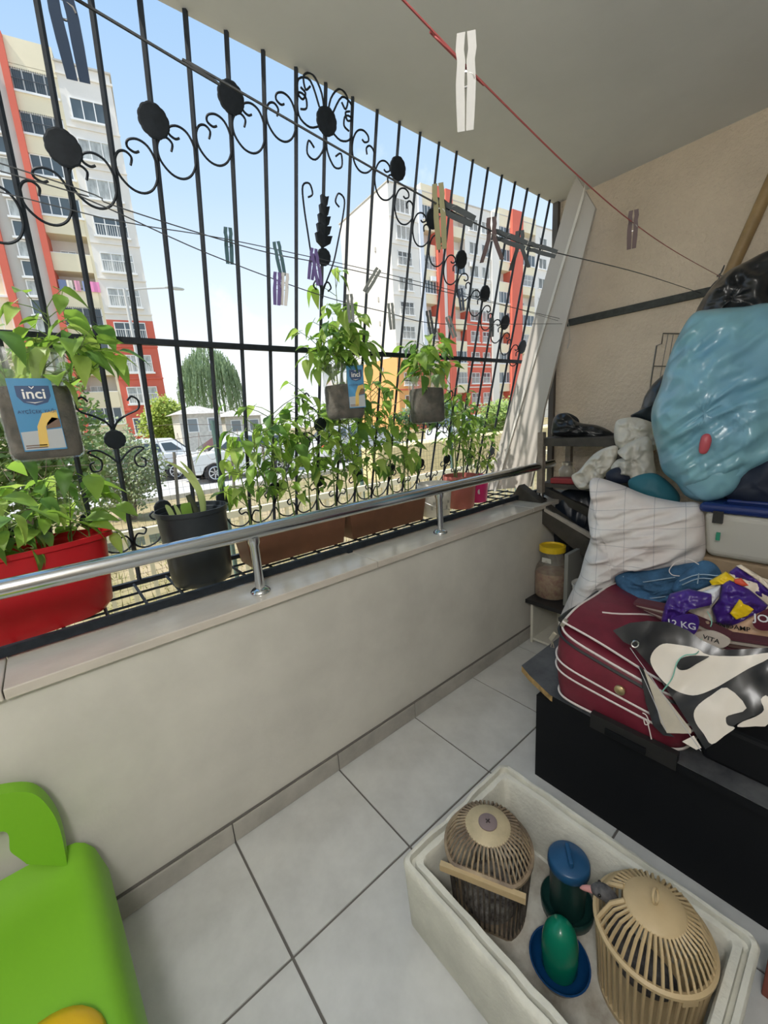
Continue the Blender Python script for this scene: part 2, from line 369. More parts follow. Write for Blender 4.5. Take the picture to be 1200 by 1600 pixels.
# street lamp
sl = thing('street_lamp', 'grey street lamp with a single arm reaching over the road', 'street lamp', (3.75, 18.6, GR))
lampm = M('lamp pole', (.50, .50, .47), .6)
MB().tube([(3.75, 18.6, GR), (3.75, 18.6, 7.05)], [.09, .055], 10).build('pole', lampm, sl)
MB().tube([(3.75, 18.6, 7.0), (4.4, 18.55, 7.12), (5.45, 18.5, 7.28)], .035, 8).build('arm', lampm, sl)
MB().lathe([(.02, -.42), (.09, -.3), (.12, 0), (.08, .28), (.02, .34)], (5.65, 18.5, 7.28), 10, rot=Matrix.Rotation(PI/2, 3, 'Y'), sx=.6).build('lamp_head', M('lamp head', (.45, .47, .42), .4), sl)
# kiosk huts
def hut(label, x0, x1, y0, y1, h, rh, seed):
    t = thing('street_hut', label, 'hut', ((x0+x1)/2, (y0+y1)/2, GR+.02))
    MB().b2((x0, y0, GR+.02), (x1, y1, h)).build('wall', M('hut wall', (.58, .55, .48), .8, var=.15), t)
    cx, cy = (x0+x1)/2, (y0+y1)/2; e_ = .25
    MB().add([(x0-e_, y0-e_, h), (x1+e_, y0-e_, h), (x1+e_, y1+e_, h), (x0-e_, y1+e_, h), (x0+.8, cy, h+rh), (x1-.8, cy, h+rh), ], [(0, 1, 5, 4), (1, 2, 5), (2, 3, 4, 5), (3, 0, 4), (3, 2, 1, 0)]).build('roof', M('hut roof', (.50, .47, .43), .8, var=.15), t)
    for k in range(2):
        f = MB().b2((x0+.3+k*(x1-x0)/2, y0-.03, h-.9), (x0+.15+(k+1)*(x1-x0)/2-.3, y0, h-.2)).build('window', white_p, t)
        MB().b2((x0+.36+k*(x1-x0)/2, y0-.04, h-.85), (x0+.09+(k+1)*(x1-x0)/2-.3, y0-.03, h-.25)).build('pane', M('dim glass', (.20, .23, .24), .15), f)
hut('low grey-roofed street hut left of the willow trunk', 5.5, 7.5, 20.9, 22.3, 2.25, .42, 1)
hut('low pale hut partly hidden right of the willow', 8.6, 10.8, 23.5, 25.5, 2.1, .4, 2)
# cars
glass = M('car glass', (.06, .08, .09), .05); tyre = M('tyre', (.025, .025, .027), .8); rim = M('alloy rim', (.62, .63, .65), .3, .8)
def car(label, loc, col, nm, flip=False, rotz=0):
    t = thing('car', label, 'car', loc)
    bp = M(nm, col, .25, .0, coat=.6)
    def P(x, y, z): 
        x = -x if flip else x
        return Vector(loc)+Vector((x*math.cos(rotz)-y*math.sin(rotz), x*math.sin(rotz)+y*math.cos(rotz), z))
    side = [(-2.1, .35), (-2.15, .75), (-2.0, .98), (-1.1, 1.05), (-.2, 1.07), (1.2, 1.05), (1.95, .98), (2.12, .7), (2.05, .32), (1.62, .3), (1.5, .55), (1.2, .66), (.9, .55), (.78, .3), (-.85, .3), (-.97, .55), (-1.27, .66), (-1.57, .55), (-1.69, .3)]
    mb = MB(); mb.prism([P(x, -.85, z) for x, z in side], P(0, 1.7, 0)-P(0, 0, 0)); bevel(mb.build('body', bp, t), .06, 3)
    cab = [(-1.35, 1.03), (-.65, 1.5), (.2, 1.62), (1.3, 1.57), (1.85, 1.02)]
    n = len(cab); vs = []
    for s_ in (-1, 1): vs += [P(x, s_*(.82 if z < 1.1 else .64), z) for x, z in cab]
    fs = [tuple(range(n)), tuple(reversed(range(n, 2*n)))]+[(i, i+n, (i+1) % n+n, (i+1) % n) for i in range(n)]
    cabn = MB().add(vs, fs).build('cabin', bp, t); bevel(cabn, .04, 2)
    def win(nm2, pts, s_):
        MB().prism([P(x, s_*(.835-(z-1.05)*.42), z) for x, z in pts], P(0, s_*.01, 0)-P(0, 0, 0)).build(nm2, glass, t)
    for s_ in (-1, 1):
        win('side_window', [(-1.05, 1.1), (-.58, 1.42), (-.08, 1.48), (-.08, 1.1)], s_); win('side_window', [(0, 1.1), (0, 1.49), (.75, 1.5), (.85, 1.1)], s_); win('side_window', [(.95, 1.12), (.87, 1.48), (1.2, 1.46), (1.55, 1.12)], s_)
    MB().prism([P(-1.33, -.68, 1.09), P(-.70, -.56, 1.47), P(-.70, .56, 1.47), P(-1.33, .68, 1.09)], P(-.03, 0, .03)-P(0, 0, 0)).build('windscreen', glass, t)
    MB().prism([P(1.80, -.66, 1.10), P(1.40, -.56, 1.49), P(1.40, .56, 1.49), P(1.80, .66, 1.10)], P(.03, 0, .03)-P(0, 0, 0)).build('rear_window', glass, t)
    for x in (-1.27, 1.2):
        for s_ in (-1, 1):
            c = P(x, s_*.77, .33); rot = Matrix.Rotation(PI/2, 3, 'X')
            wh = MB().lathe([(.2, -.11), (.31, -.11), (.33, -.07), (.33, .07), (.31, .11), (.2, .11)], c, 20, rot=rot).build('wheel', tyre, t)
            sp = MB()
            for k in range(7):
                a = k*2*PI/7; sp.box(c+Vector((.11*math.cos(a), s_*.115, .11*math.sin(a))), (.2, .02, .035), Matrix.Rotation(-a, 3, 'Y'))
            sp.tube([c+Vector((.21*math.cos(a*PI/12), s_*.112, .21*math.sin(a*PI/12))) for a in range(24)], .018, 5, closed=True)
            sp.build('alloy_rim', rim, wh)
    for s_ in (-1, 1):
        MB().box(P(-2.08, s_*.6, .78), (.12, .35, .14)).build('headlight', M('lamp lens', (.85, .86, .85), .1), t); MB().box(P(2.06, s_*.66, .82), (.1, .24, .2)).build('tail_light', M('red lens', (.6, .05, .04), .2), t)
    return t
car('white hatchback parked on the street behind the black pot', (5.7, 14.0, GR+.02), (.80, .80, .78), 'white car paint')
car('white car parked at the left beyond the lamp post', (2.6, 16.6, GR+.02), (.76, .77, .78), 'white car paint')
car('white car half hidden behind the plants next to the leaning board', (18.6, 14.2, GR+.02), (.80, .80, .80), 'white car paint')
car('silver car behind the tall plants at the middle', (11.2, 14.4, GR+.02), (.55, .57, .58), 'silver car paint', True)

# ------------------------------------------------------------------ apartment buildings
beige = M('beige render', (.80, .72, .52), .85, var=.05, vs=.3); offw = M('white render', (.77, .74, .68), .85, var=.05, vs=.3)
redw = M('red render', (.66, .15, .10), .85, var=.06, vs=.3); greyw = M('grey render', (.52, .50, .45), .85, var=.05, vs=.3); orangew = M('orange render', (.80, .42, .16), .85, var=.05, vs=.3)
frm = M('white window frame', (.82, .82, .80), .5); pane1 = M('pane dark', (.10, .13, .15), .08); pane2 = M('pane curtain', (.46, .48, .46), .25, var=.3, vs=1.2, stretch=(4, 1, 1)); shadem = M('balcony soffit', (.50, .45, .36), .9); railm = M('dark rail', (.10, .11, .12), .5)
WC = {}
class Bldg:
    def __init__(s, name, label, O, ex):
        s.ex = Vector((*ex, 0)).normalized(); s.ey = Vector((-s.ex.y, s.ex.x, 0)); s.O = Vector((*O, 0))
        s.t = thing(name, label, 'building', (O[0], O[1], GR)); s.rot = math.atan2(s.ex.y, s.ex.x)
    def p(s, x, y, z): return s.O+s.ex*x+s.ey*y+Vector((0, 0, z))
    def box(s, nm, x0, x1, y0, y1, z0, z1, mat, parent=None):
        mb = MB(); mb.add([s.p(x, y, z) for z in (z0, z1) for y in (y0, y1) for x in (x0, x1)], [(0, 2, 3, 1), (4, 5, 7, 6), (0, 1, 5, 4), (2, 6, 7, 3), (0, 4, 6, 2), (1, 3, 7, 5)])
        return mb.build(nm, mat, parent or s.t)
    def window(s, x0, x1, z0, z1, y=0, n=3, pane=0, grille=False, nm='window', face='front'):
        w_, h = round(x1-x0, 2), round(z1-z0, 2); key = (w_, h, n, grille)
        if key not in WC:
            mb = MB(); t_ = .07
            mb.b2((0, -.06, 0), (w_, .1, t_)).b2((0, -.06, h-t_), (w_, .1, h)).b2((0, -.06, 0), (t_, .1, h)).b2((w_-t_, -.06, 0), (w_, .1, h)).b2((-.12, -.22, -.14), (w_+.12, .05, 0))
            for k in range(1, n): mb.b2((w_*k/n-t_/2, -.05, 0), (w_*k/n+t_/2, .1, h))
            if grille:
                for k in range(int(w_/.16)): mb.b2((.08+k*.16, -.2, .02), (.11+k*.16, -.17, h*.55))
                mb.b2((0, -.21, h*.55), (w_, -.16, h*.55+.05))
            WC[key] = (mb.mesh('window', frm), [MB().b2((.03, -.0, .03), (w_-.03, .06, h-.03)).mesh('pane', q) for q in (pane1, pane2)])
        o = link(nm, WC[key][0], s.t); o.location = s.p(x0, y, z0)-Vector(s.t.location); o.rotation_euler = (0, 0, s.rot)
        link('pane', WC[key][1][pane], o); return o
    def balcony(s, x0, x1, z0, z1, mode, dpt=1.3):
        """recessed balcony between z0 (parapet top) and z1: mode glazed / barred / open"""
        if mode == 'glazed': 
            s.window(x0, x1, z0, z1, y=.05, n=4, pane=0, nm='balcony_glazing')
        elif mode == 'barred':
            s.window(x0, x1, z0, z1, y=.05, n=4, pane=0, grille=False, nm='balcony_glazing'); key = ('bars', round(x1-x0, 2), round(z1-z0, 2))
            if key not in WC:
                mb = MB(); W_ = x1-x0; H_ = z1-z0
                for k in range(int(W_/.13)): mb.b2((.05+k*.13, -.12, 0), (.08+k*.13, -.09, H_))
                mb.b2((0, -.13, -.05), (W_, -.08, .0)).b2((0, -.13, H_*.5), (W_, -.08, H_*.5+.04)); WC[key] = mb.mesh('balcony_bars', railm if (z0 > 20) else frm)
            o = link('balcony_bars', WC[key], s.t); o.location = s.p(x0, 0, z0)-Vector(s.t.location); o.rotation_euler = (0, 0, s.rot)
        else:
            s.window(x0+.5, x1-1.0, z0-.1, z1-.75, y=dpt-.08, n=2, pane=1)
            s.box('balcony_rail', x0, x1, -.02, .02, z0+.0, z0+.05, frm)
# left building: x runs to the right along the facade, 0 at its right corner
L_ = Bldg('apartment_building', 'beige apartment block at the left with red stripes and a red base', (9.63, 40.67), (.978, -.208))
PT = 2.62
zt = [26.45-PT*k for k in range(11)]
L_.box('wall', -3.43, 0, .0, 12, 10.9, 28.5, offw); L_.box('wall', -3.43, 0, .0, 12, GR, 10.9, redw)
L_.box('cornice', -3.5, .12, -.14, 0, 27.75, 27.9, offw); L_.box('roof_slab', -3.5, .12, -.14, 12, 28.5, 28.62, greyw)
for k, z in enumerate(zt):
    if z-1.4 < 0: break
    L_.window(-2.95, -.62, z-1.42, z, y=-.02, n=3, pane=1 if k % 3 else 0, grille=k > 2)
    L_.box('string_course', -3.43, .05, -.1, 0, z-2.0, z-1.88, offw if z > 11.5 else redw)
L_.box('balcony_back_wall', -6.2, -3.43, 1.4, 12, GR, 29.3, offw)
L_.box('balcony_side_wall', -3.62, -3.43, 0, 1.4, GR, 29.3, beige)
modes = ['barred', 'barred', 'glazed', 'glazed', 'open', 'open', 'barred', 'glazed', 'open', 'glazed']
L_.box('parapet', -6.2, -3.43, -.06, 1.4, 26.6+1.05, 29.3, beige)
for k, md in enumerate(modes):
    z = 26.45+1.0-PT*k
    L_.box('balcony_parapet', -6.2, -3.62, -.06, 1.4, z-PT, z-1.35, beige)
    L_.balcony(-6.2, -3.62, z-1.35, z-.0, md)
L_.box('lintel', -6.2, -3.43, -.06, 1.4, 27.45, 27.7, beige)
L_.box('red_stripe', -6.62, -6.2, -.35, 1.5, GR, 29.3, redw)
L_.box('stair_tower', -8.92, -6.62, -.1, 12, GR, 30.5, greyw)
for k in range(20): L_.window(-8.15, -7.42, 27.2-1.35*k, 27.2-1.35*k+1.15, y=-.14, n=1, pane=k % 2)
L_.box('red_stripe', -9.4, -8.92, -.35, 1.5, GR, 29.3, redw)
L_.box('wall', -16, -9.4, .0, 12, GR, 29.3, beige)
for k in range(10):
    L_.balcony(-12.1, -9.5, 25.4-PT*k, 26.9-PT*k, 'glazed')
# laundry on one balcony
lc = [((.20, .25, .40), .5), ((.75, .70, .60), .38), ((.72, .35, .45), .35), ((.25, .30, .50), .42), ((.80, .28, .50), .62)]
for k, (c, wd) in enumerate(lc):
    x = -6.1+k*.52; z = 13.3+.35
    tag(MB().add([L_.p(x+wd*u_, -.2-.03*math.sin(u_*6), z-(.75*v_)) for v_ in (0, 1) for u_ in (0, .33, .66, 1)]+[L_.p(x+wd*u_, -.23-.03*math.sin(u_*6), z-.75*v_) for v_ in (0, 1) for u_ in (0, .33, .66, 1)],
        [(0, 1, 5, 4), (1, 2, 6, 5), (2, 3, 7, 6), (8, 12, 13, 9), (9, 13, 14, 10), (10, 14, 15, 11), (0, 8, 9, 1), (1, 9, 10, 2), (2, 10, 11, 3), (4, 5, 13, 12), (5, 6, 14, 13), (6, 7, 15, 14), (0, 4, 12, 8), (3, 11, 15, 7)]).build('laundry', M('laundry %d' % k, c, .9)),
        ['navy garment', 'cream garment', 'pale pink garment', 'blue garment', 'bright pink garment'][k]+' drying on a balcony of the left building', 'laundry', 'washing on the far balcony')
# right building: 0 at its left corner
B = Bldg('apartment_building', 'large white, beige and red apartment block at the right with a blank side wall', (37.2, 40.0), (.9946, -.104))
TP = 28.3
B.box('wall', 0, 4.35, 0, 12, 9.0, TP, offw); B.box('wall', .0, 4.35, 0, 12, GR, 9.0, orangew); B.box('red_corner', 2.2, 4.36, -.05, 0, GR, 9.0, redw)
B.box('grey_column', 4.35, 4.95, -.3, 1, GR, TP, M('blue grey render', (.66, .70, .76), .85)); B.box('wall', 4.95, 7.05, 1.2, 12, GR, TP+.7, offw)
B.box('red_pillar', 7.05, 7.95, -.5, 1.5, GR, TP+.9, redw); B.box('white_pillar', 7.95, 8.7, -.3, 1.5, GR, TP+.6, offw); B.box('red_pillar', 8.7, 9.85, -.5, 1.5, GR, TP+.9, redw)
B.box('wall', 7.05, 9.85, 1.5, 12, GR, TP, offw); B.box('wall', 9.85, 12.4, 1.2, 12, GR, TP+.6, offw)
B.box('wall', 12.4, 17.4, 0, 12, 15.2, TP, offw); B.box('wall', 12.4, 17.4, 0, 12, GR, 15.2, redw)
B.box('white_pillar', 17.4, 18.9, -.3, 12, GR, TP, offw); B.box('wall', 18.9, 21.5, 1.2, 12, GR, TP+.7, offw)
B.box('red_pillar', 21.5, 23.9, -.5, 12, GR, TP+1, redw); B.box('wall', 23.9, 27.4, 1.2, 12, GR, TP+.6, offw); B.box('wall', 27.4, 40, 0, 12, GR, TP, offw)
FP = 2.85
for k in range(9):
    z = 26.9-FP*k
    if z-1.9 < 1: break
    B.window(.95, 3.1, z-1.55, z, n=3, pane=1 if k % 2 else 0, grille=k > 1)
    B.box('string_course', -.05, 4.4, -.1, 0, z-2.2, z-2.05, offw if z > 11 else redw)
    for x0, x1, md in ((4.95, 7.05, ('glazed', 'open', 'barred')[k % 3]), (9.85, 12.4, ('open', 'open', 'glazed', 'barred')[k % 4]), (18.9, 21.5, ('glazed', 'glazed', 'open')[k % 3]), (23.9, 27.4, ('open', 'glazed', 'barred')[k % 3])):
        B.box('balcony_parapet', x0, x1, -.06, 1.25, z-2.75, z-1.5, beige)
        B.balcony(x0+.02, x1-.02, z-1.5, z+.1, md, 1.2)
    B.window(13.2, 14.9, z-1.5, z, n=2, pane=1, grille=k > 4); B.window(15.6, 17.1, z-1.5, z, n=2, pane=(k+1) % 2, grille=k > 4)
    B.box('string_course', 12.4, 17.4, -.1, 0, z-2.1, z-1.95, offw)
    B.window(28.3, 30.2, z-1.5, z, n=2, pane=1); B.window(31.5, 33.2, z-1.5, z, n=2, pane=1)
for x0, x1, z1 in ((4.95, 7.05, TP+.9), (9.85, 12.4, TP+.8), (18.9, 21.5, TP+.9), (23.9, 27.4, TP+.8)): B.box('roof_parapet', x0, x1, -.08, 1.25, 27.0, z1, beige)
B.box('roof_slab', -.1, 40, -.12, 12.1, TP, TP+.12, greyw)
for k in range(6):      # small vents on the blank side wall
    for y in (3.2,): MB().add([B.p(-.12 if q & 1 else 0, y+(.25 if q & 2 else 0), 22-2.9*k+(.5 if q & 4 else 0)) for q in range(8)], [(0, 2, 3, 1), (4, 5, 7, 6), (0, 1, 5, 4), (2, 6, 7, 3), (0, 4, 6, 2), (1, 3, 7, 5)]).build('vent', greyw, B.t)
for k, (x, z) in enumerate(((5.9, 18.6), (1.9, 10.0), (13.0, 21.2), (6.1, 12.9))): B.box('air_conditioner', x, x+.8, -.45, -.08, z-.35, z+.2, frm)
# ================================================================== WINDOW GRILLE
TT = math.tan(math.radians(13.3))
def G(x, z, k=0): return Vector((x, .212+(2.70-z)*TT-k, z))
BS = .1255; XC = 1.098
gr = thing('window_grille', 'black wrought-iron window grille with scrolls and rosettes, leaning outward at the foot', 'grille', (XC, .645, .83))
for i in range(-19, 14):
    x = XC+BS*i
    if x < XL+.05: continue
    MB().tube([G(x, 2.70), G(x, .835)], .0085, 4, smooth=False, phase=PI/4).build('bar', iron, gr)
XA, XB = XL+.02, 2.775
MB().tube([G(XA, 1.776), G(XB, 1.776)], .015, 4, smooth=False, phase=PI/4).build('middle_rail', iron, gr)
MB().tube([G(XA, .835), G(XB, .835)], .014, 4, smooth=False, phase=PI/4).build('bottom_rail', iron, gr)
MB().b2((XA, .168, .873), (XB, .188, .900)).build('sill_rail', iron, gr)
for y in (.30, .42, .54): MB().tube([(XA, y, .826), (XB, y, .826)], .005, 6).build('shelf_rod', iron, gr)
for i in range(int((XB-XA)/BS)+1):
    x = XA+.02+i*BS; MB().tube([(x, .18, .88), (x, .215, .832), (x, .65, .832)], .006, 5).build('shelf_crossbar', iron, gr)
for x in (-.6, .99, 2.45): MB().b2((x-.012, .164, .8665), (x+.012, .19, .885)).build('foot', iron, gr)
# rosettes
def rosette(x, z, r=.044):
    n = 48; vs = []; prof = [(1, -.003), (1, .003), (.9, .005), (.5, .006), (.3, .0062), (0.02, .0063)]
    mb = MB(); c = G(x, z, .012); a1 = Vector((1, 0, 0)); a2 = Vector((0, -TT, 1)).normalized(); nn = Vector((0, -1, -TT)).normalized()
    for q, h in prof:
        for k in range(n):
            a = 2*PI*k/n; rr_ = r*q*(1+.045*abs(math.sin(a*6))*(q > .7)); vs.append(c+a1*rr_*math.cos(a)+a2*rr_*math.sin(a)+nn*h)
    fs = [(i*n+k, i*n+(k+1) % n, (i+1)*n+(k+1) % n, (i+1)*n+k) for i in range(len(prof)-1) for k in range(n)]+[tuple(range(n)), tuple(range((len(prof)-1)*n, len(prof)*n))]
    mb.add(vs, fs).build('rosette', iron, gr)
def vh(k): k = abs(k); return 2.585 if k == 0 else 2.535-.0665*(k-3)
def scroll(pts, x, z, sx=1, sz=1, sc=1.0, r=.0038, nm='scroll'):
    MB().tube([G(x+sx*u_*sc, z+sz*v_*sc, .006) for u_, v_ in [(q.x, q.y) for q in smooth_line([Vector((a, b, 0)) for a, b in pts], 4)]], r, 5).build(nm, iron, gr)
US = [(.045, .0), (.05, .028), (.034, .044), (.014, .034), (.003, 0), (.010, -.045), (.040, -.082), (.075, -.088), (.105, -.062), (.121, -.01), (.118, .045), (.1, .085), (.072, .098), (.046, .085), (.042, .062), (.060, .05), (.074, .058)]
for k in range(-13, 13):
    if k in (-1, 0): continue
    if k < 0: scroll(US, XC+BS*k, vh(k)-.06, sz=.72)
    else: scroll(US, XC+BS*(k+1), vh(k+1)-.06, sx=-1, sz=.72)
for k in (-13, -11, -9, -7, -5, -3, 0, 3, 5, 7, 9, 11, 13): rosette(XC+BS*k, vh(k) if k else 2.585)
CS = [(.07, .05), (.085, .03), (.1, .05), (.09, .08), (.055, .085), (.02, .06), (.0, .02)]
for sx in (-1, 1):
    scroll([(.07, .055), (.09, .04), (.098, .075), (.06, .09), (.02, .05), (.005, -.02)], XC, 2.61, sx)
    scroll([(.05, -.075), (.075, -.06), (.08, -.1), (.045, -.11), (.01, -.07), (.004, -.02)], XC, 2.57, sx)
    scroll([(.11, -.01), (.085, .0), (.09, .03), (.12, .03), (.118, -.03), (.07, -.05), (.02, -.03)], XC, 2.60, sx)
    scroll([(.11, .09), (.09, .08), (.1, .06), (.12, .07), (.118, .11), (.07, .12), (.03, .06)], XC, 2.56, sx)
    scroll([(.075, .10), (.055, .115), (.07, .145), (.1, .13), (.095, .07), (.075, -.02), (.055, -.10), (.02, -.18), (.003, -.22)], XC, 2.235, sx)
    scroll([(.03, .0), (.045, .015), (.03, .035), (.01, .02), (.002, -.03)], XC, 2.02, sx)
# leaf spear
lf = MB()
for k in range(5):
    z = 2.19+k*.033; wd = .040*(1-k/7)
    for s_ in (-1, 1):
        lf.add([G(XC, z-.012, .02), G(XC+s_*wd*.8, z+.006, .012), G(XC+s_*wd, z+.034, .016), G(XC, z+.026, .022), G(XC, z-.012, -.002), G(XC+s_*wd*.8, z+.006, .0), G(XC+s_*wd, z+.034, .0), G(XC, z+.026, -.002)], [(0, 1, 2, 3), (7, 6, 5, 4), (0, 4, 5, 1), (1, 5, 6, 2), (2, 6, 7, 3)])
lf.build('leaf_spear', iron, gr); rosette(XC, 2.143, .033)
# lower ornaments
for k in (-7, 0, 7):
    x = XC+BS*k; rosette(x, 1.44, .034)
    for sx in (-1, 1):
        for sz in (-1, 1): scroll([(.075, .04), (.09, .05), (.085, .075), (.06, .07), (.055, .035), (.09, .005), (.06, .0), (.03, .02), (.004, .05)] if sz < 0 else [(.06, .10), (.075, .115), (.095, .10), (.09, .07), (.05, .05), (.02, .03), (.004, .005)], x, 1.44+sz*.035, sx, sz)
for k in range(-10, 14, 2):
    x = XC+BS*k; rosette(x, 1.15, .032)
    for sx in (-1, 1): scroll([(.035, -.02), (.05, -.035), (.038, -.055), (.015, -.05), (.003, -.09)], x, 1.16, sx)
    if k < 13:
        for sx in (-1, 1): scroll([(.04, .03), (.055, .02), (.045, -.0), (.02, .005), (.006, -.035), (.04, -.06), (.09, -.045), (.118, .0)], x+BS, 1.05, sx)

# ================================================================== HANDRAIL
hr = thing('handrail', 'round polished steel handrail on short posts above the sill', 'handrail', (.995, .06, .866))
MB().tube([(XL+.01, .06, 1.097), (2.56, .06, 1.088)], .0255, 20).build('rail', chrome, hr)
for x in (-.442, .516, 1.473, 2.43):
    p_ = MB().lathe([(.036, 0), (.036, .006), (.028, .014), (.0165, .018), (.0165, .175), (.022, .19), (.022, .208)], (x, .06, .866), 18).build('post', chrome, hr)

# ================================================================== LEAVES AND PLANTS
def leafmesh(nm, mat, L, W, curl, fold):
    mb = MB(); rows = 6; vs = []
    for i in range(rows+1):
        t = i/rows; wd = W*math.sin(PI*min(1, t**.75*.985+.012))**.9*(1-.25*t); z = -curl*t*t; x = L*t
        vs += [(x, -wd, z+fold*wd), (x, 0, z), (x, wd, z+fold*wd)]
    fs = []
    for i in range(rows):
        for j in (0, 1): fs.append((i*3+j, i*3+j+1, (i+1)*3+j+1, (i+1)*3+j))
    mb.add(vs, fs, True); mb.tube([(-.25*L, 0, .02*L), (0, 0, 0)], .0012, 3, cap=False)
    return mb.mesh(nm, mat, recalc=False)
LEAF = [leafmesh('leaf', leafm[i % 4], .075, .021+.003*(i % 3), .02+.012*(i % 4), .35) for i in range(8)]
def leaf(parent, p, az, pitch, sc, k=None, roll=0):
    o = link('leaf', LEAF[R.randrange(8) if k is None else k], parent)
    o.location = Vector(p)-rootloc(parent); o.rotation_euler = (roll, pitch, az); o.scale = (sc, sc, sc); return o
def plant(root, base, h, n, spread=.10, lsc=1.0, lean=(0, 0), seed=0, low=.25, thick=.0035, nm='plant_stem'):
    rr = random.Random(seed); b = Vector(base); top = b+Vector((lean[0], lean[1], h))
    spine = [b+(top-b)*t+Vector((math.sin(t*4+seed)*.012, math.cos(t*3+seed)*.012, 0))*t for t in (0, .2, .4, .6, .8, 1)]
    mb = MB().tube(spine, [thick*(1-.12*k) for k in range(6)], 5)
    tips = []
    for k in range(n):
        t = low+(1-low)*((k+rr.random())/n); q = t*5; i = min(4, int(q)); p = spine[i].lerp(spine[i+1], q-i)
        az = k*2.4+rr.uniform(-.6, .6)+seed; L_2 = spread*rr.uniform(.35, 1.0)*(1.15-.6*abs(t-.55))
        e_ = p+Vector((math.cos(az)*L_2, math.sin(az)*L_2*.8, L_2*rr.uniform(.1, .8)))
        mb.tube([p, p.lerp(e_, .5)+Vector((0, 0, .006)), e_], [thick*.45, thick*.4, thick*.3], 4, cap=False); tips.append((e_, az, t))
    st = mb.build(nm, stemm, root, recalc=False)
    for e_, az, t in tips:
        leaf(st, e_, az+rr.uniform(-.5, .5), rr.uniform(-.15, .85), lsc*rr.uniform(.7, 1.25), rr.randrange(8), rr.uniform(-.5, .5))
        if rr.random() < .55: leaf(st, e_-Vector((0, 0, .012)), az+rr.choice((-1, 1))*rr.uniform(.7, 1.6), rr.uniform(.1, 1.0), lsc*rr.uniform(.55, 1.0), rr.randrange(8), rr.uniform(-.5, .5))
    return st
def tub(nm, prof, c, mat, root, sx=1, sy=1, n=32, inner=.006, power=None):
    """open thick-walled vessel from an outer profile"""
    ins = [(max(.001, r_-inner), z) for r_, z in reversed(prof[1:])]+[(max(.001, prof[0][0]-inner), prof[0][1]+inner)]
    return MB().lathe(list(prof)+ins, c, n, sx, sy).build(nm, mat, root)
ZS = .838
# red oval planter
redp = M('red plastic', (.52, .015, .022), .32, translucent=.10)
rp = thing('red_planter', 'large oval red plastic planter full of young pepper plants', 'planter', (-.18, .455, ZS))
tub('pot', [(.84, 0), (.93, .03), (.97, .15), (1.0, .262), (1.07, .268), (1.07, .285)], (-.18, .455, ZS), redp, rp, .305, .122, 48, .03)
MB().lathe([(.93, 0), (.9, .008), (.01, .012)], (-.18, .455, ZS+.20), 32, .29, .115).build('soil', soil, rp)
for k, (x, y, h, n_) in enumerate([(-.40, .42, .2, 8), (-.30, .50, .26, 12), (-.22, .40, .23, 12), (-.14, .47, .33, 15), (-.05, .42, .27, 14), (.02, .49, .30, 14), (.07, .44, .25, 13), (-.1, .38, .2, 8)]):
    plant(rp, (x, y, ZS+.20), h, n_, .11, 1.25, (R.uniform(-.03, .04), R.uniform(-.03, .02)), k, .2)
# black round pot
blk = M('black plastic', (.022, .028, .034), .38)
bp_ = thing('black_pot', 'tall round black plastic pot with a green-striped leafy bulb plant', 'flower pot', (.425, .445, ZS))
tub('pot', [(.102, 0), (.112, .006), (.118, .03), (.131, .292), (.137, .294), (.137, .312)], (.425, .445, ZS), blk, bp_, 1, 1, 40, .005)
MB().lathe([(.126, 0), (.12, .006), (.01, .008)], (.425, .445, ZS+.235), 28).build('soil', soil, bp_)
pale = M('pale leaf', (.42, .50, .20), .45, translucent=.35); dst = M('dark stalk', (.06, .07, .04), .7)
def blade(root, pts, w_, mat, nm='leaf_blade'):
    pts = smooth_line(pts, 5); m = len(pts); vs = []
    for i, p in enumerate(pts):
        ww = w_*math.sin(PI*(.12+.86*i/(m-1)))**.6; vs += [p+Vector((-ww, 0, ww*.3)), p, p+Vector((ww, 0, ww*.3))]
    MB().add(vs, [(i*3+j, i*3+j+1, (i+1)*3+j+1, (i+1)*3+j) for i in range(m-1) for j in (0, 1)], True).build(nm, mat, root, recalc=False)
c0 = Vector((.42, .44, ZS+.24))
blade(bp_, [c0+Vector((.04, 0, 0)), c0+Vector((.045, 0, .12)), c0+Vector((.0, .02, .22)), c0+Vector((-.06, .03, .27))], .011, pale)
blade(bp_, [c0+Vector((.05, .02, 0)), c0+Vector((.06, .02, .1)), c0+Vector((.035, .03, .2)), c0+Vector((.0, .03, .26))], .009, pale)
blade(bp_, [c0+Vector((-.06, 0, 0)), c0+Vector((-.075, 0, .07)), c0+Vector((-.085, 0, .10))], .010, pale)
blade(bp_, [c0+Vector((-.04, -.02, 0)), c0+Vector((-.05, -.02, .06)), c0+Vector((-.06, -.02, .1))], .008, pale)
blade(bp_, [c0+Vector((-.02, -.04, 0)), c0+Vector((-.025, -.04, .08)), c0+Vector((-.02, -.04, .10))], .020, leafm[1])
MB().tube([c0+Vector((.02, -.01, -.01)), c0+Vector((.012, -.01, .07)), c0+Vector((.0, 0, .125))], [.016, .014, .010], 8).build('cut_stalk', dst, bp_)
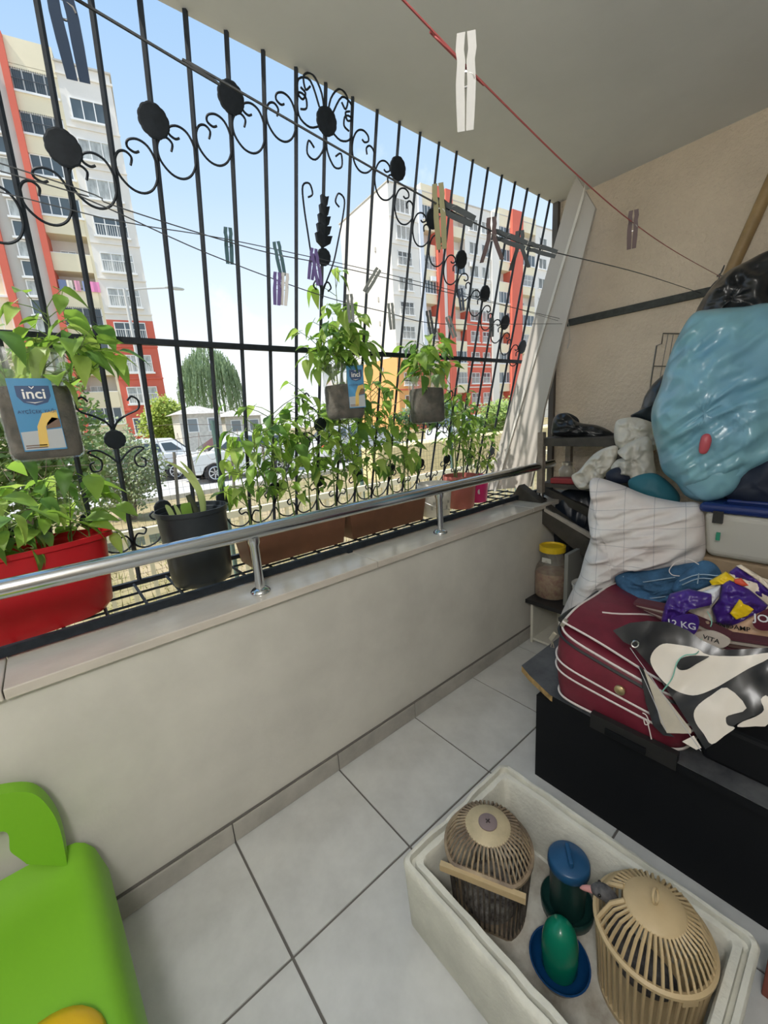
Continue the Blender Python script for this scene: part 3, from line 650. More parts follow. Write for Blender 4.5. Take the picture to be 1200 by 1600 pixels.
# long brown planters
brn = M('brown plastic', (.17, .075, .045), .45, var=.15, vs=6)
def trough(label, x0, x1, seed, specs):
    c = Vector(((x0+x1)/2, .475, ZS)); t = thing('long_planter', label, 'planter', c, 'brown plastic troughs on the sill shelf')
    L2 = (x1-x0)/2; mb = MB(); rings = [(L2-.02, .068, 0), (L2-.004, .082, .14), (L2, .09, .142), (L2, .09, .16), (L2-.012, .08, .16), (L2-.03, .062, .012)]; vs = []
    for a, b, z in rings:
        for sx, sy in ((-1, -1), (-.93, -1), (.93, -1), (1, -1), (1, -.7), (1, .7), (1, 1), (-1, 1)): vs.append(c+Vector((sx*a, sy*b, z)))
    m = 8; fs = [(i*m+k, i*m+(k+1) % m, (i+1)*m+(k+1) % m, (i+1)*m+k) for i in range(len(rings)-1) for k in range(m)]+[tuple(reversed(range(m))), tuple(range((len(rings)-1)*m, len(rings)*m))]
    bevel(mb.add(vs, fs).build('trough', brn, t), .006, 2)
    MB().b2((x0+.035, .41, ZS+.10), (x1-.035, .54, ZS+.135)).build('soil', soil, t)
    for k, (x, h, n_, sp) in enumerate(specs): plant(t, (x, .465+R.uniform(-.04, .04), ZS+.13), h, n_, sp, 1.0, (R.uniform(-.05, .05), R.uniform(-.02, .05)), seed+k, .28, .0045)
trough('long brown plastic planter with pepper plants next to the black pot', .605, 1.135, 20, [(.66, .42, 17, .13), (.72, .50, 22, .14), (.80, .55, 24, .14), (.88, .48, 20, .13), (.97, .56, 24, .14), (1.04, .62, 26, .14), (1.1, .50, 18, .12)])
trough('long brown plastic planter with tall pepper plants next to the white bucket', 1.155, 1.715, 40, [(1.2, .58, 24, .13), (1.27, .66, 26, .13), (1.35, .60, 26, .13), (1.43, .68, 26, .13), (1.51, .62, 24, .13), (1.58, .50, 20, .12), (1.66, .45, 18, .11)])
# white bucket, pink pots
wbk = M('white bucket plastic', (.74, .72, .67), .4, var=.12, vs=25)
b3 = thing('white_bucket', 'white printed plastic paint bucket standing on the shelf grate', 'bucket', (1.83, .43, ZS))
tub('bucket', [(.085, 0), (.088, .004), (.103, .168), (.110, .17), (.110, .196), (.108, .2)], (1.83, .43, ZS), wbk, b3, 1, 1, 36, .003)
MB().lathe([(.0862, .006), (.0885, .03)], (1.83, .43, ZS), 36, capb=False, capt=False).build('red_band', M('red print', (.45, .05, .05), .5), b3)
MB().tube([(1.72, .43, ZS+.15), (1.715, .40, ZS+.10), (1.76, .32, ZS+.06), (1.83, .30, ZS+.05)], .002, 5).build('wire_handle', chrome, b3)
prt = M('bucket print', (.45, .44, .42), .6)
for k in range(9):
    a = -2.6+.17*k; MB().box((1.83+.0955*math.cos(a), .43+.0955*math.sin(a), ZS+.06+.035*(k % 3)), (.002, .012+.004*(k % 2), .022), Matrix.Rotation(a, 3, 'Z')).build('print', prt, b3)
tc2 = M('rose pot plastic', (.42, .13, .11), .5, var=.12)
b4 = thing('rose_pot', 'dusty rose plastic pot with tall stems beside the white bucket', 'flower pot', (2.085, .44, ZS))
tub('pot', [(.082, 0), (.086, .004), (.103, .185), (.112, .187), (.112, .215)], (2.085, .44, ZS), tc2, b4, 1, 1, 36, .004)
MB().lathe([(.099, 0), (.01, .006)], (2.085, .44, ZS+.18), 28).build('soil', soil, b4)
for k, (dx, h) in enumerate(((-.05, .5), (-.01, .62), (.03, .55), (.055, .45))): plant(b4, (2.085+dx, .44+.02*(k % 2), ZS+.18), h, 20, .13, .85, (dx*1.2, .02), 70+k, .35, .005)
mag = M('magenta plastic', (.62, .015, .17), .4)
b5 = thing('magenta_bucket', 'small bright magenta bucket with feathery leaves by the leaning board', 'flower pot', (2.29, .47, ZS))
tub('bucket', [(.068, 0), (.070, .004), (.085, .165), (.09, .167), (.09, .18)], (2.29, .47, ZS), mag, b5, 1, 1, 32, .003)
MB().lathe([(.081, 0), (.01, .006)], (2.29, .47, ZS+.145), 24).build('soil', soil, b5)
MB().lathe([(.018, 0), (.017, .001), (.001, .001)], (2.29-.048, .47-.062, ZS+.08), 16, rot=Matrix.Rotation(PI/2, 3, 'X')@Matrix.Rotation(0, 3, 'Z')).build('badge', M('pale badge', (.85, .75, .8), .5), b5)
for k, (dx, h) in enumerate(((-.03, .40), (.02, .50), (.04, .42))): plant(b5, (2.29+dx, .47, ZS+.145), h, 30, .12, .62, (dx*2, .0), 80+k, .15, .003)

# hanging bottles
clear = M('bottle plastic', (.72, .76, .72), .12, trans=.75, alpha=.30, spec=.4); soil2 = M('damp soil', (.075, .06, .045), .85, var=.6, vs=22, bump=.6, bs=60)
lblue = M('label blue', (.05, .24, .46), .4); lnavy = M('label navy', (.02, .06, .16), .4); lyel = M('label yellow', (.70, .48, .12), .4); lwht = M('label white', (.78, .78, .76), .4); lgrey = M('label grey', (.42, .45, .47), .4); lbrn = M('label brown', (.16, .10, .07), .5)
def bottle(label, c, w_, d_, h, filled, seed, lab, plants, rz=0.0):
    c = Vector(c); t = thing('hanging_bottle', label, 'hanging planter', c); n = 40; mb = MB()
    def ring(sc, z, ph=0): 
        o = []
        for k in range(n):
            a = 2*PI*k/n; ca, sa = math.cos(a), math.sin(a); q = Vector((w_/2*sc*math.copysign(abs(ca)**.55, ca), d_/2*sc*math.copysign(abs(sa)**.55, sa), z)); q.rotate(Matrix.Rotation(rz, 3, 'Z')); o.append(c+q)
        return o
    prof = [(.86, 0), (.96, .01), (1, .03)]+[(1-.025*(k % 2), .03+(h-.05)*k/12) for k in range(1, 13)]+[(.98, h)]
    vs = []; [vs.extend(ring(*q)) for q in prof]; m = len(prof)
    fs = [(i*n+k, i*n+(k+1) % n, (i+1)*n+(k+1) % n, (i+1)*n+k) for i in range(m-1) for k in range(n)]+[tuple(reversed(range(n)))]
    mb.add(vs, fs, True).build('bottle', clear, t)
    vs = []; sp = [(.80, .006), (.91, .014), (.95, .035), (.95, filled*.6), (.945, filled-.01), (.9, filled+.005), (.3, filled+.012)]; [vs.extend(ring(*q)) for q in sp]; m = len(sp)
    MB().add(vs, [(i*n+k, i*n+(k+1) % n, (i+1)*n+(k+1) % n, (i+1)*n+k) for i in range(m-1) for k in range(n)]+[tuple(reversed(range(n))), tuple(range((m-1)*n, m*n))], True).build('soil', soil2, t)
    MB().tube([c+Vector((-w_*.3, d_*.45, h*.93)), c+Vector((-w_*.3, d_*.5+.05, h*.97)), c+Vector((w_*.3, d_*.5+.05, h*.97)), c+Vector((w_*.3, d_*.45, h*.93))], .0015, 4).build('hanging_wire', iron, t)
    if lab:
        rot = Matrix.Rotation(rz, 3, 'Z'); x0, x1, z0, z1 = lab; yb = -d_/2-.002
        P = lambda x, z, k=0: c+rot @ Vector((x, yb-.0006*k-.0, z))
        def quad(nm, pts, mat, k): return MB().prism([P(x, z, k) for x, z in pts], rot @ Vector((0, .0005, 0))).build(nm, mat, L0 if k else t)
        W2 = x1-x0; H2 = z1-z0; xm = (x0+x1)/2
        L0 = None; L0 = quad('label', [(x0, z0), (x1, z0), (x1-.02*W2, z1), (x0-.02*W2, z1)], lblue, 0)
        X = lambda u_: x0+W2*u_; Z = lambda v_: z0+H2*v_
        quad('label_panel', [(X(.02), Z(.02)), (X(.98), Z(.02)), (X(.98), Z(.30)), (X(.02), Z(.27))], lgrey, 1)
        quad('label_panel', [(X(.36), Z(.05)), (X(.58), Z(.05)), (X(.62), Z(.34)), (X(.95), Z(.44)), (X(.95), Z(.56)), (X(.6), Z(.52)), (X(.42), Z(.34))], lyel, 2)
        quad('label_panel', [(X(.62), Z(.30)), (X(.97), Z(.32)), (X(.97), Z(.44)), (X(.8), Z(.46)), (X(.66), Z(.38))], lbrn, 2)
        quad('emblem', [(X(.13), Z(.90)), (X(.9), Z(.90)), (X(.9), Z(.76)), (X(.8), Z(.67)), (X(.52), Z(.63)), (X(.25), Z(.67)), (X(.13), Z(.76))], lnavy, 1)
        mt = lambda u_, v_, k: frame(P(X(u_), Z(v_), k), rot @ Vector((1, 0, 0)), Vector((0, 0, 1)))
        text('in\u02c7ci' if False else 'inci', W2*.40, lwht, L0, mt(.52, .785, 3), bold=W2*.006)
        quad('emblem', [(X(.44), Z(.885)), (X(.50), Z(.855)), (X(.56), Z(.885)), (X(.55), Z(.895)), (X(.50), Z(.87)), (X(.45), Z(.895))], lwht, 3)
        quad('emblem', [(X(.3), Z(.685)), (X(.5), Z(.672)), (X(.72), Z(.69)), (X(.5), Z(.660))], lwht, 3)
        text('AY\u00c7\u0130\u00c7EK YA\u011eI', W2*.13, lnavy, L0, mt(.5, .545, 3))
        for v_ in (.07, .04): quad('small_print', [(X(.06), Z(v_)), (X(.55), Z(v_)), (X(.55), Z(v_+.015)), (X(.06), Z(v_+.015))], lbrn, 2)
    for k, (dx, h2, n_, ln) in enumerate(plants): plant(t, c+Vector((dx, 0, filled)), h2, n_, .11, 1.15, ln, seed+k, .25, .0035)
    return t
bottle('cut oil bottle planter with a blue label hanging at the left edge', (.02, .335, 1.395), .185, .12, .32, .21, 100, (-.055, .045, .03, .235), [(.02, .23, 14, (.06, -.02)), (.05, .16, 14, (.12, -.02)), (-.05, .12, 5, (-.03, 0)), (.06, .05, 10, (.1, 0))])
bottle('cut oil bottle planter with a faded label hanging at the middle of the grille', (1.145, .335, 1.455), .185, .12, .25, .15, 120, (.015, .09, .05, .235), [(-.03, .25, 16, (-.02, 0)), (.02, .34, 20, (.01, -.02)), (-.05, .18, 14, (-.06, 0)), (.05, .22, 14, (.05, 0)), (.0, .48, 10, (.0, .0))], -.5)
bottle('unlabelled clear bottle planter hanging right of the middle one', (1.69, .33, 1.405), .19, .13, .25, .18, 140, None, [(-.03, .20, 14, (-.02, 0)), (.03, .26, 18, (.01, 0)), (.06, .16, 14, (.06, 0))], -.5)
# ================================================================== LEANING BOARD
bdm = M('grey laminate board', (.50, .47, .43), .35, var=.10, vs=2, stretch=(1, 1, .3)); bdw = M('worn white edge', (.68, .66, .61), .5, var=.1)
lb = thing('leaning_board', 'long grey laminate board with a white edge strip leaning against the ceiling', 'board', (2.61, .43, .86))
YZ = [(.615, .850), (.24, .910), (.205, 1.06), (.150, 1.434), (-.129, 2.497), (-.018, 2.695), (.03, 2.62)]
MB().prism([(2.60, y, z) for y, z in YZ], (.02, 0, 0)).build('panel', bdm, lb)
for o1, o2, nm_, mt_ in ((.07, .085, 'white_strip', bdw),):
    d_ = Vector((0, .63, -1.845)).normalized(); n_ = Vector((0, -d_.z, d_.y))*-1
    a, b = Vector((2.59, -.008, 2.66)), Vector((2.59, .610, .868))
    b = b+d_*(-o2*.12)
    MB().prism([a+n_*o1, a+n_*o2+d_*o2*.8, b+n_*o2, b+n_*o1], (.012, 0, 0)).build(nm_, mt_, lb)
# ================================================================== WALL SHELF WITH ODDS AND ENDS
drk = M('dark stained wood', (.055, .05, .042), .6, var=.3, vs=12); rk = thing('wall_rack', 'dark wooden two-tier rack fixed to the end wall by the window corner', 'shelf rack', (2.6, -.15, .95))
MB().b2((2.40, -.42, 1.215), (2.815, .065, 1.262)).build('shelf', drk, rk); MB().b2((2.42, -.42, .955), (2.815, .065, .98)).build('shelf', drk, rk)
gp2 = M('weathered post', (.27, .23, .19), .7, var=.25, vs=15)
for x, y in ((2.405, .05), (2.76, .05), (2.76, -.40), (2.405, -.40)): MB().b2((x-.018, y-.018, .92 if y > 0 else .95), (x+.018, y+.018, 1.30)).build('post', gp2 if y > 0 else drk, rk)
blackbag = M('black bag plastic', (.018, .020, .023), .28, var=.3, vs=10, spec=.6, crumple=.35, cs=5)
o = pillow('black_bundle', [(862, 668), (868, 650), (885, 646), (905, 660), (935, 665), (960, 678), (962, 692), (900, 684), (865, 680)], (2.58, -.18, 1.29), .06, .10, blackbag, wr=.016, fs=(28, 40), seed=3, cr=.6, cf_=(20, 20)); tag(o, 'crumpled black plastic bundle on the top tier of the wall rack', 'bag')
lp_ = MB().tube(smooth_line([onX(x, y, 2.56) for x, y in ((866, 668), (868, 654), (884, 648), (900, 655), (903, 664))], 5), .012, 6).build('black_strap', blackbag); tag(lp_, 'black strap loop lying over the bundle on the rack', 'strap')
b6 = thing('green_bowl', 'small green plastic bowl upside down on the lower rack tier', 'bowl', (2.52, -.20, .98))
MB().lathe([(.075, 0), (.075, .006), (.068, .03), (.045, .055), (.03, .06)], (2.52, -.20, .98), 24).build('bowl', M('green plastic', (.06, .30, .07), .4), b6); MB().lathe([(.03, .06), (.03, .068), (.01, .068)], (2.52, -.20, .98), 20).build('foot_ring', M('green plastic', (.06, .30, .07), .4), b6)
o = MB().box((2.47, -.08, .998), (.07, .17, .035), Matrix.Rotation(.2, 3, 'Z')).build('red_box', M('red card', (.28, .03, .035), .5)); tag(bevel(o, .006), 'flat dark red box on the lower rack tier', 'box')
b7 = thing('glass_jar', 'small round glass jar at the window end of the lower rack tier', 'jar', (2.64, .0, .98))
MB().lathe([(.035, 0), (.05, .02), (.052, .06), (.03, .085), (.03, .09)], (2.64, 0, .98), 20).build('jar_body', M('frosted glass', (.62, .58, .5), .15, trans=.5), b7); MB().lathe([(.033, .09), (.033, .108), (.01, .11)], (2.64, 0, .98), 20).build('lid', M('tin lid', (.5, .48, .42), .3, .8), b7)
# dark planks resting between sill and stand
pl_ = [((810, 758), (905, 832), 2.34, .11, .07, 'thick dark plank end jutting over the sill below the wall rack'), ((850, 760), (930, 800), 2.50, .05, .04, 'thinner dark plank behind the thick one under the wall rack')]
for (a, b, X, h, th, lab) in pl_:
    A_, B_ = onX(*a, X), onX(*b, X); B_ = A_+(B_-A_)*1.35; dd = (B_-A_).normalized(); nn = Vector((1, 0, 0)).cross(dd).normalized(); nn = nn if nn.z < 0 else -nn
    o = MB().prism([A_, B_, B_+nn*h, A_+nn*h], (th, 0, 0)).build('plank', drk); tag(bevel(o, .004), lab, 'plank', 'dark planks by the sill')
A_, B_ = onX(850, 794, 2.33), onX(925, 836, 2.33)
tag(MB().prism([A_, B_, B_+Vector((0, 0, -.028)), A_+Vector((0, .0, -.02))], (.02, 0, 0)).build('wood_strip', M('grey bare wood', (.42, .38, .33), .8, var=.2)), 'bare grey wooden strip under the dark planks', 'strip')
o = pillow('dark_bag', [(875, 770), (920, 765), (935, 800), (930, 860), (915, 930), (890, 925), (868, 870), (862, 810)], (2.62, -.22, .70), .08, .1, M('dark navy bag', (.012, .018, .03), .35), wr=.02, fs=(16, 16), seed=9); tag(o, 'dark navy bag stuffed in the corner behind the yellow-lidded jar', 'bag')
# ================================================================== STAND WITH JAR
st = thing('small_stand', 'small white open-fronted stand with a black top in the corner', 'stand', (2.30, -.2, 0))
wl_ = M('white laminate', (.68, .66, .58), .5, var=.06); bt = M('black laminate', (.02, .02, .022), .35)
bevel(MB().b2((2.13, -.40, .275), (2.50, -.016, .30)).build('top', bt, st), .003)
for y in (-.375, -.045): MB().b2((2.16, y-.008, .001), (2.48, y+.008, .275)).build('side_panel', wl_, st)
MB().b2((2.46, -.367, .001), (2.48, -.053, .275)).build('back_panel', wl_, st); MB().b2((2.165, -.367, .02), (2.46, -.053, .035)).build('shelf', wl_, st)
jr = thing('pickle_jar', 'large clear jar with a yellow screw lid and reddish contents on the stand', 'jar', (2.29, -.10, .30))
jg = M('jar glass', (.75, .74, .68), .06, trans=.7, alpha=.5)
MB().lathe([(.09, 0), (.1, .01), (.1, .15), (.092, .19), (.07, .225), (.066, .27), (.066, .30)], (2.29, -.10, .30), 28).build('jar_body', jg, jr)
MB().lathe([(.088, .004), (.096, .012), (.096, .15), (.09, .16), (.01, .165)], (2.29, -.10, .30), 24).build('contents', M('pickled peppers', (.26, .10, .06), .5, col2=(.42, .28, .15), vs=30), jr)
yl = M('yellow lid', (.72, .50, .02), .35)
MB().lathe([(.072, .29), (.076, .292), (.076, .325), (.066, .328), (.06, .318), (.01, .318)], (2.29, -.10, .30), 32).build('lid', yl, jr)
MB().prism([(2.29-.0665, -.10-.03, .53), (2.29-.0665, -.10+.03, .53), (2.29-.0675, -.10+.028, .56), (2.29-.0675, -.10-.028, .56)], (-.001, 0, 0)).build('neck_label', M('faded print', (.55, .55, .5), .5), jr)
sb_ = thing('slab_book', 'grey upright board standing beside the pickle jar', 'board', (2.30, -.235, .30)); bevel(MB().b2((2.2, -.245, .30), (2.42, -.222, .62)).build('board', M('grey board', (.25, .25, .23), .7), sb_), .002)
wt = thing('white_tub', 'white plastic tub with a flared rim on the stand behind the sheet', 'tub', (2.27, -.32, .30))
tub('tub', [(.055, 0), (.058, .004), (.074, .13), (.078, .132), (.078, .145)], (2.27, -.32, .30), white_p, wt, n=28, inner=.003)
# ================================================================== LOW TABLE
tb = thing('low_table', 'low black table with a chipped chipboard edge under the suitcase', 'table', (1.9, -1.0, 0))
chip = M('chipboard edge', (.46, .30, .12), .85, var=.35, vs=40, bump=.5, bs=80); dkt = M('worn black top', (.05, .053, .06), .45, col2=(.12, .125, .13), vs=9)
TPG = [(1.378, -.465), (1.345, -.52), (1.29, -.64), (1.272, -1.0), (1.262, -1.6), (2.5, -1.6), (2.5, -.465)]
MB().prism([(x, y, .398) for x, y in TPG], (0, 0, .003)).build('top_surface', dkt, tb)
MB().prism([(x+(.004 if x < 1.3 else 0), y, .372) for x, y in TPG], (0, 0, .026)).build('top_board', chip, tb)
MB().prism([(1.288, -.65, .373), (1.268, -1.0, .373), (1.258, -1.6, .373), (1.266, -1.6, .373), (1.276, -1.0, .373), (1.295, -.65, .373)], (0, 0, .025)).build('edge_shade', M('black cabinet', (.008, .009, .011), .6, spec=.2), tb)  # black strip paints the shade over the chipboard front edge
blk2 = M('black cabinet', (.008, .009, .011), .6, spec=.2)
MB().b2((1.29, -1.58, .001), (1.31, -.585, .371)).build('front_panel', blk2, tb); MB().b2((1.31, -.605, .001), (2.45, -.585, .371)).build('side_panel', blk2, tb); MB().b2((2.43, -1.58, .001), (2.45, -.605, .371)).build('back_panel', blk2, tb)
# ================================================================== SUITCASE
mar = M('maroon nylon', (.17, .018, .035), .5, var=.22, vs=7, bump=.25, bs=14); pipm = M('white piping', (.76, .70, .66), .5); blkz = M('black zip', (.02, .02, .02), .5)
sc = thing('suitcase', 'maroon fabric suitcase with white piping, its lid unzipped at the corner', 'suitcase', (1.565, -.85, .402))
def stop(y): t = (-.64-y)/.5; return .405+.285-.12*min(1, max(0, t))**.8
def SP(a, f, ins=0, bulge=.012):
    ca, sa = math.cos(a), math.sin(a); ex_ = .32
    x = 1.565+(.272-ins)*math.copysign(abs(ca)**ex_, ca); y = -.85+(.210-ins)*math.copysign(abs(sa)**ex_, sa)
    k = bulge*math.sin(PI*f); x += k*ca; y += k*sa
    return Vector((x, y, .404+(stop(y)-.404)*f))
NA = 72
lv = [(0, .02), (.02, .004), (.12, 0), (.3, 0), (.42, 0), (.55, 0), (.7, 0), (.86, 0), (.96, .004), (1.0, .02), (1.03, .06), (1.05, .14), (1.06, .24)]
vs = [SP(2*PI*k/NA, f, i_) for f, i_ in lv for k in range(NA)]
MB().add(vs, [(i*NA+k, i*NA+(k+1) % NA, (i+1)*NA+(k+1) % NA, (i+1)*NA+k) for i in range(len(lv)-1) for k in range(NA)]+[tuple(reversed(range(NA))), tuple(range((len(lv)-1)*NA, len(lv)*NA))], True).build('body', mar, sc)
for f, i_, r_ in ((.03, -.002, .0042), (.42, -.004, .0036), (.56, -.004, .0036), (.97, .002, .0042)): MB().tube([SP(2*PI*k/NA, f, i_) for k in range(NA)], r_, 5, closed=True).build('piping', pipm, sc)
MB().tube([SP(2*PI*k/NA, .90, -.004) for k in range(NA)], .006, 4, closed=True).build('zip', blkz, sc)
# lid flap lifted at the far end, with a dark gap beside it
def lidp(u_, v_): x = 1.32+.47*u_; y = -.665-.34*v_; return Vector((x, y, stop(y)+.018+.05*math.sin(PI*min(1, u_*1.05))*math.sin(PI*(.15+.8*v_))+.006*math.sin(9*u_+5*v_)))
MB().grid(lidp, 14, 14).build('lid', mar, sc, recalc=False)
rim_ = [lidp(u_/12, 0) for u_ in range(13)]; rim2 = [lidp(0, v_/12) for v_ in range(13)]
MB().tube(list(reversed(rim2))+rim_, .004, 5).build('piping', pipm, sc)
MB().tube([lidp(.18+.0*k, .25+.06*k) if k < 0 else lidp(.30+.5*(k/12), .22+.5*(1-(1-k/12)**2)) for k in range(13)], .004, 5).build('piping', pipm, sc)
MB().tube([Vector((1.33+.3*k/8, -.652, stop(-.652)+.012+.004*math.sin(k))) for k in range(9)], .012, 6).build('zip', blkz, sc)
zp = M('zip metal', (.55, .52, .45), .3, .9)
for x, y, z in ((1.30, -.645, .655), (1.34, -.665, .70)): MB().box((x-.012, y, z-.01), (.008, .014, .035), Matrix.Rotation(.5, 3, 'X')).tube([(x-.012, y, z-.03), (x-.016, y-.008, z-.05), (x-.012, y+.006, z-.055), (x-.012, y, z-.03)], .002, 4).build('zip_pull', zp, sc)
MB().lathe([(.016, 0), (.016, .008), (.008, .014), (.002, .014)], SP(PI*1.0, .66)+Vector((-.002, -.03, 0)), 16, rot=Matrix.Rotation(-PI/2, 3, 'Y')).build('stud', M('brass stud', (.55, .45, .25), .3, .8), sc)
MB().b2((1.262, -1.05, .375), (1.284, -.80, .43)).build('corner_guard', blkz, sc); MB().box((1.262, -.91, .392), (.012, .12, .022)).build('carry_handle', blk2, sc)
o = MB().b2((1.34, -1.62, .402), (1.80, -1.09, .53)).build('black_case', blk2); tag(bevel(o, .012), 'flat black case beside the suitcase under the banner', 'case')
# ================================================================== STORAGE BOX, SHEET, JEANS
o = MB().b2((1.90, -1.55, .402), (2.42, -.72, .845)).build('cardboard_box', M('cardboard', (.33, .24, .15), .85, var=.15)); tag(bevel(o, .006), 'plain cardboard box buried under the white sheet and the bags', 'box')
linen = M('white linen', (.70, .70, .69), .85, col2=(.60, .52, .50), vs=2.2, crumple=.35, cs=6)
_t = linen.node_tree; _n = _t.nodes; _b = _n['Principled BSDF']; _l = [q for q in _t.links if q.to_socket == _b.inputs['Base Color']][0]; _src = _l.from_socket
_br = _n.new('ShaderNodeTexBrick'); _tc = _n.new('ShaderNodeTexCoord'); _vd = _n.new('ShaderNodeVectorMath'); _vd.operation = 'DOT_PRODUCT'; _vd.inputs[1].default_value = (.28*7, -.95*7, .4); _ve = _n.new('ShaderNodeVectorMath'); _ve.operation = 'DOT_PRODUCT'; _ve.inputs[1].default_value = (0, .6, 8); _cb = _n.new('ShaderNodeCombineXYZ')
_t.links.new(_tc.outputs['Object'], _vd.inputs[0]); _t.links.new(_tc.outputs['Object'], _ve.inputs[0]); _t.links.new(_vd.outputs['Value'], _cb.inputs[0]); _t.links.new(_ve.outputs['Value'], _cb.inputs[1]); _t.links.new(_cb.outputs[0], _br.inputs['Vector']); _br.offset = 0; _br.inputs['Mortar Size'].default_value = .008; _br.inputs['Color1'].default_value = _br.inputs['Color2'].default_value = (1, 1, 1, 1); _br.inputs['Mortar'].default_value = (.62, .64, .68, 1); _br.inputs['Scale'].default_value = 1; _br.inputs['Brick Width'].default_value = .7; _br.inputs['Row Height'].default_value = .6
_mx = _n.new('ShaderNodeMixRGB'); _mx.blend_type = 'MULTIPLY'; _mx.inputs[0].default_value = 1; _t.links.new(_src, _mx.inputs[1]); _t.links.new(_br.outputs[0], _mx.inputs[2]); _t.links.new(_mx.outputs[0], _b.inputs['Base Color'])
sh = pillow('bed_sheet', [(925, 748), (965, 757), (1010, 775), (1060, 786), (1095, 790), (1102, 830), (1098, 872), (1062, 882), (1015, 880), (975, 888), (962, 905), (955, 922), (928, 938), (908, 933), (893, 948), (878, 978), (874, 968), (890, 930), (905, 900), (914, 868), (924, 835), (920, 805), (924, 775)], (1.88, -.74, .90), .13, .16, linen,
    wr=.021, fs=(6, 16), seed=4, n=180, rings=50, power=.36, cr=.25, cf_=(3.5, 9), fold=lambda a, b: 1.5*(.7-2.4*abs(noise.noise(Vector(((b*.86-a*.5)*13, (a*.86+b*.5)*2.5, 5)))))*(1 if b < .05 else .45)+.8*(.7-2.4*abs(noise.noise(Vector(((b*.9-a*.3)*30, (a*.9+b*.3)*4, 6))))))
tag(sh, 'crumpled white checked bed sheet thrown over the pile', 'sheet')
den = M('blue denim', (.045, .13, .25), .85, var=.35, vs=10, bump=.3, bs=200); den2 = M('denim seam', (.30, .40, .50), .8)
jn = thing('jeans', 'folded blue jeans lying below the white sheet', 'jeans', (1.80, -.80, .70))
pillow('leg_bundle', [(963, 898), (1005, 890), (1050, 884), (1100, 880), (1108, 905), (1090, 928), (1048, 940), (1012, 942), (985, 956), (966, 958), (958, 942), (966, 925)], (1.80, -.80, .76), .05, .05, den, jn, wr=.014, fs=(14, 30), seed=6, n=110, rings=24, cr=.6, cf_=(9, 20))
pillow('waistband', [(1075, 890), (1098, 876), (1120, 884), (1128, 905), (1105, 918), (1070, 926), (1050, 922), (1058, 905)], (1.74, -.88, .80), .04, .04, den, jn, wr=.01, fs=(20, 30), seed=8)
def seam(pts, X, nm='seam', r=.0022, parent=jn, mat=den2): MB().tube(smooth_line([onX(x, y, X) for x, y in pts], 4), r, 4).build(nm, mat, parent)
for pts, X in (([(974, 900), (976, 925), (970, 945)], 1.745), ([(990, 912), (1030, 906), (1055, 902)], 1.745), ([(976, 930), (1010, 935), (1040, 932)], 1.745), ([(1062, 908), (1090, 898), (1122, 900)], 1.69), ([(1066, 914), (1092, 904), (1122, 906)], 1.69), ([(1092, 896), (1090, 912)], 1.685)): seam(pts, X)
(MB().tube(smooth_line([onX(x, y, 1.70) for x, y in ((1092, 882), (1075, 874), (1058, 878), (1046, 890), (1050, 898), (1062, 900))], 5), .0016, 4).build('drawcord', pipm, jn))
for k in range(6):
    X = 1.50+.006*k; y0 = 18-7*k; w3 = 4.5
    top = [(990+4*k, 946-y0*.3), (1040, 960-y0*.5), (1095, 988-y0*.8), (1140, 1010-y0*.8), (1205, 1020-y0*.8)]
    o = MB().prism([onX(x, y, X) for x, y in top]+[onX(x, y+w3, X) for x, y in reversed(top)], (.04, 0, .002)).build('newspaper', M('newsprint %d' % (k % 3), ((.10, .03, .04), (.42, .36, .31), (.14, .08, .07))[k % 3], .9))
    tag(o, ('first', 'second', 'third', 'fourth', 'fifth', 'sixth')[k]+' folded paper from the top of the stack under the feed sack', 'paper', 'folded papers on the suitcase')
# ================================================================== PET FOOD SACK
pur = M('purple sack', (.055, .02, .21), .3, var=.25, vs=10, crumple=.5, cs=12); yel = M('yellow sack print', (.80, .55, .01), .35); wsk = M('white sack inside', (.75, .76, .79), .35); tan = M('tan sack print', (.60, .38, .24), .4); redl = M('red sack print', (.62, .07, .03), .4); maroon2 = M('maroon print', (.10, .015, .03), .4)
sk = thing('feed_sack', 'crumpled purple, yellow and tan plastic feed sack on the suitcase', 'sack', (1.6, -1.05, .62))
def pw(nm, pts, X, fr, bk_, mat, seed, wr=.008, fs=(25, 25)): return pillow(nm, pts, (X, -1.1, .75), fr, bk_, mat, sk, wr=wr*1.2, fs=fs, seed=seed, n=84, rings=18, power=.3, nrm=(-1, -.25, .25), sharp=True, cr=.7, cf_=(16, 16))
pw('sack_sheet', [(1060, 985), (1070, 930), (1110, 915), (1150, 890), (1215, 910), (1225, 1000), (1150, 1005), (1100, 1005)], 1.655, .012, .012, M('cream sack edge', (.74, .64, .52), .4), 21, .006)
pw('tan_panel', [(1095, 1005), (1130, 985), (1170, 965), (1215, 945), (1230, 1000), (1210, 1012), (1150, 1003), (1110, 1012)], 1.575, .025, .03, tan, 22)
pw('purple_fold', [(1038, 948), (1046, 928), (1075, 920), (1112, 928), (1112, 944), (1082, 948), (1072, 958), (1076, 976), (1050, 984), (1033, 970)], 1.55, .03, .03, pur, 23, .012)
pw('purple_panel', [(1128, 912), (1140, 906), (1170, 920), (1200, 945), (1190, 960), (1150, 978), (1118, 975), (1112, 950), (1124, 935)], 1.60, .03, .03, pur, 24, .012)
pw('purple_back', [(1140, 893), (1152, 884), (1190, 905), (1215, 930), (1195, 938), (1160, 915), (1140, 904)], 1.66, .02, .02, pur, 25)
pw('cream_edge', [(1150, 884), (1158, 882), (1190, 902), (1215, 925), (1212, 932), (1185, 908)], 1.64, .012, .01, M('cream sack edge', (.74, .64, .52), .4), 26)
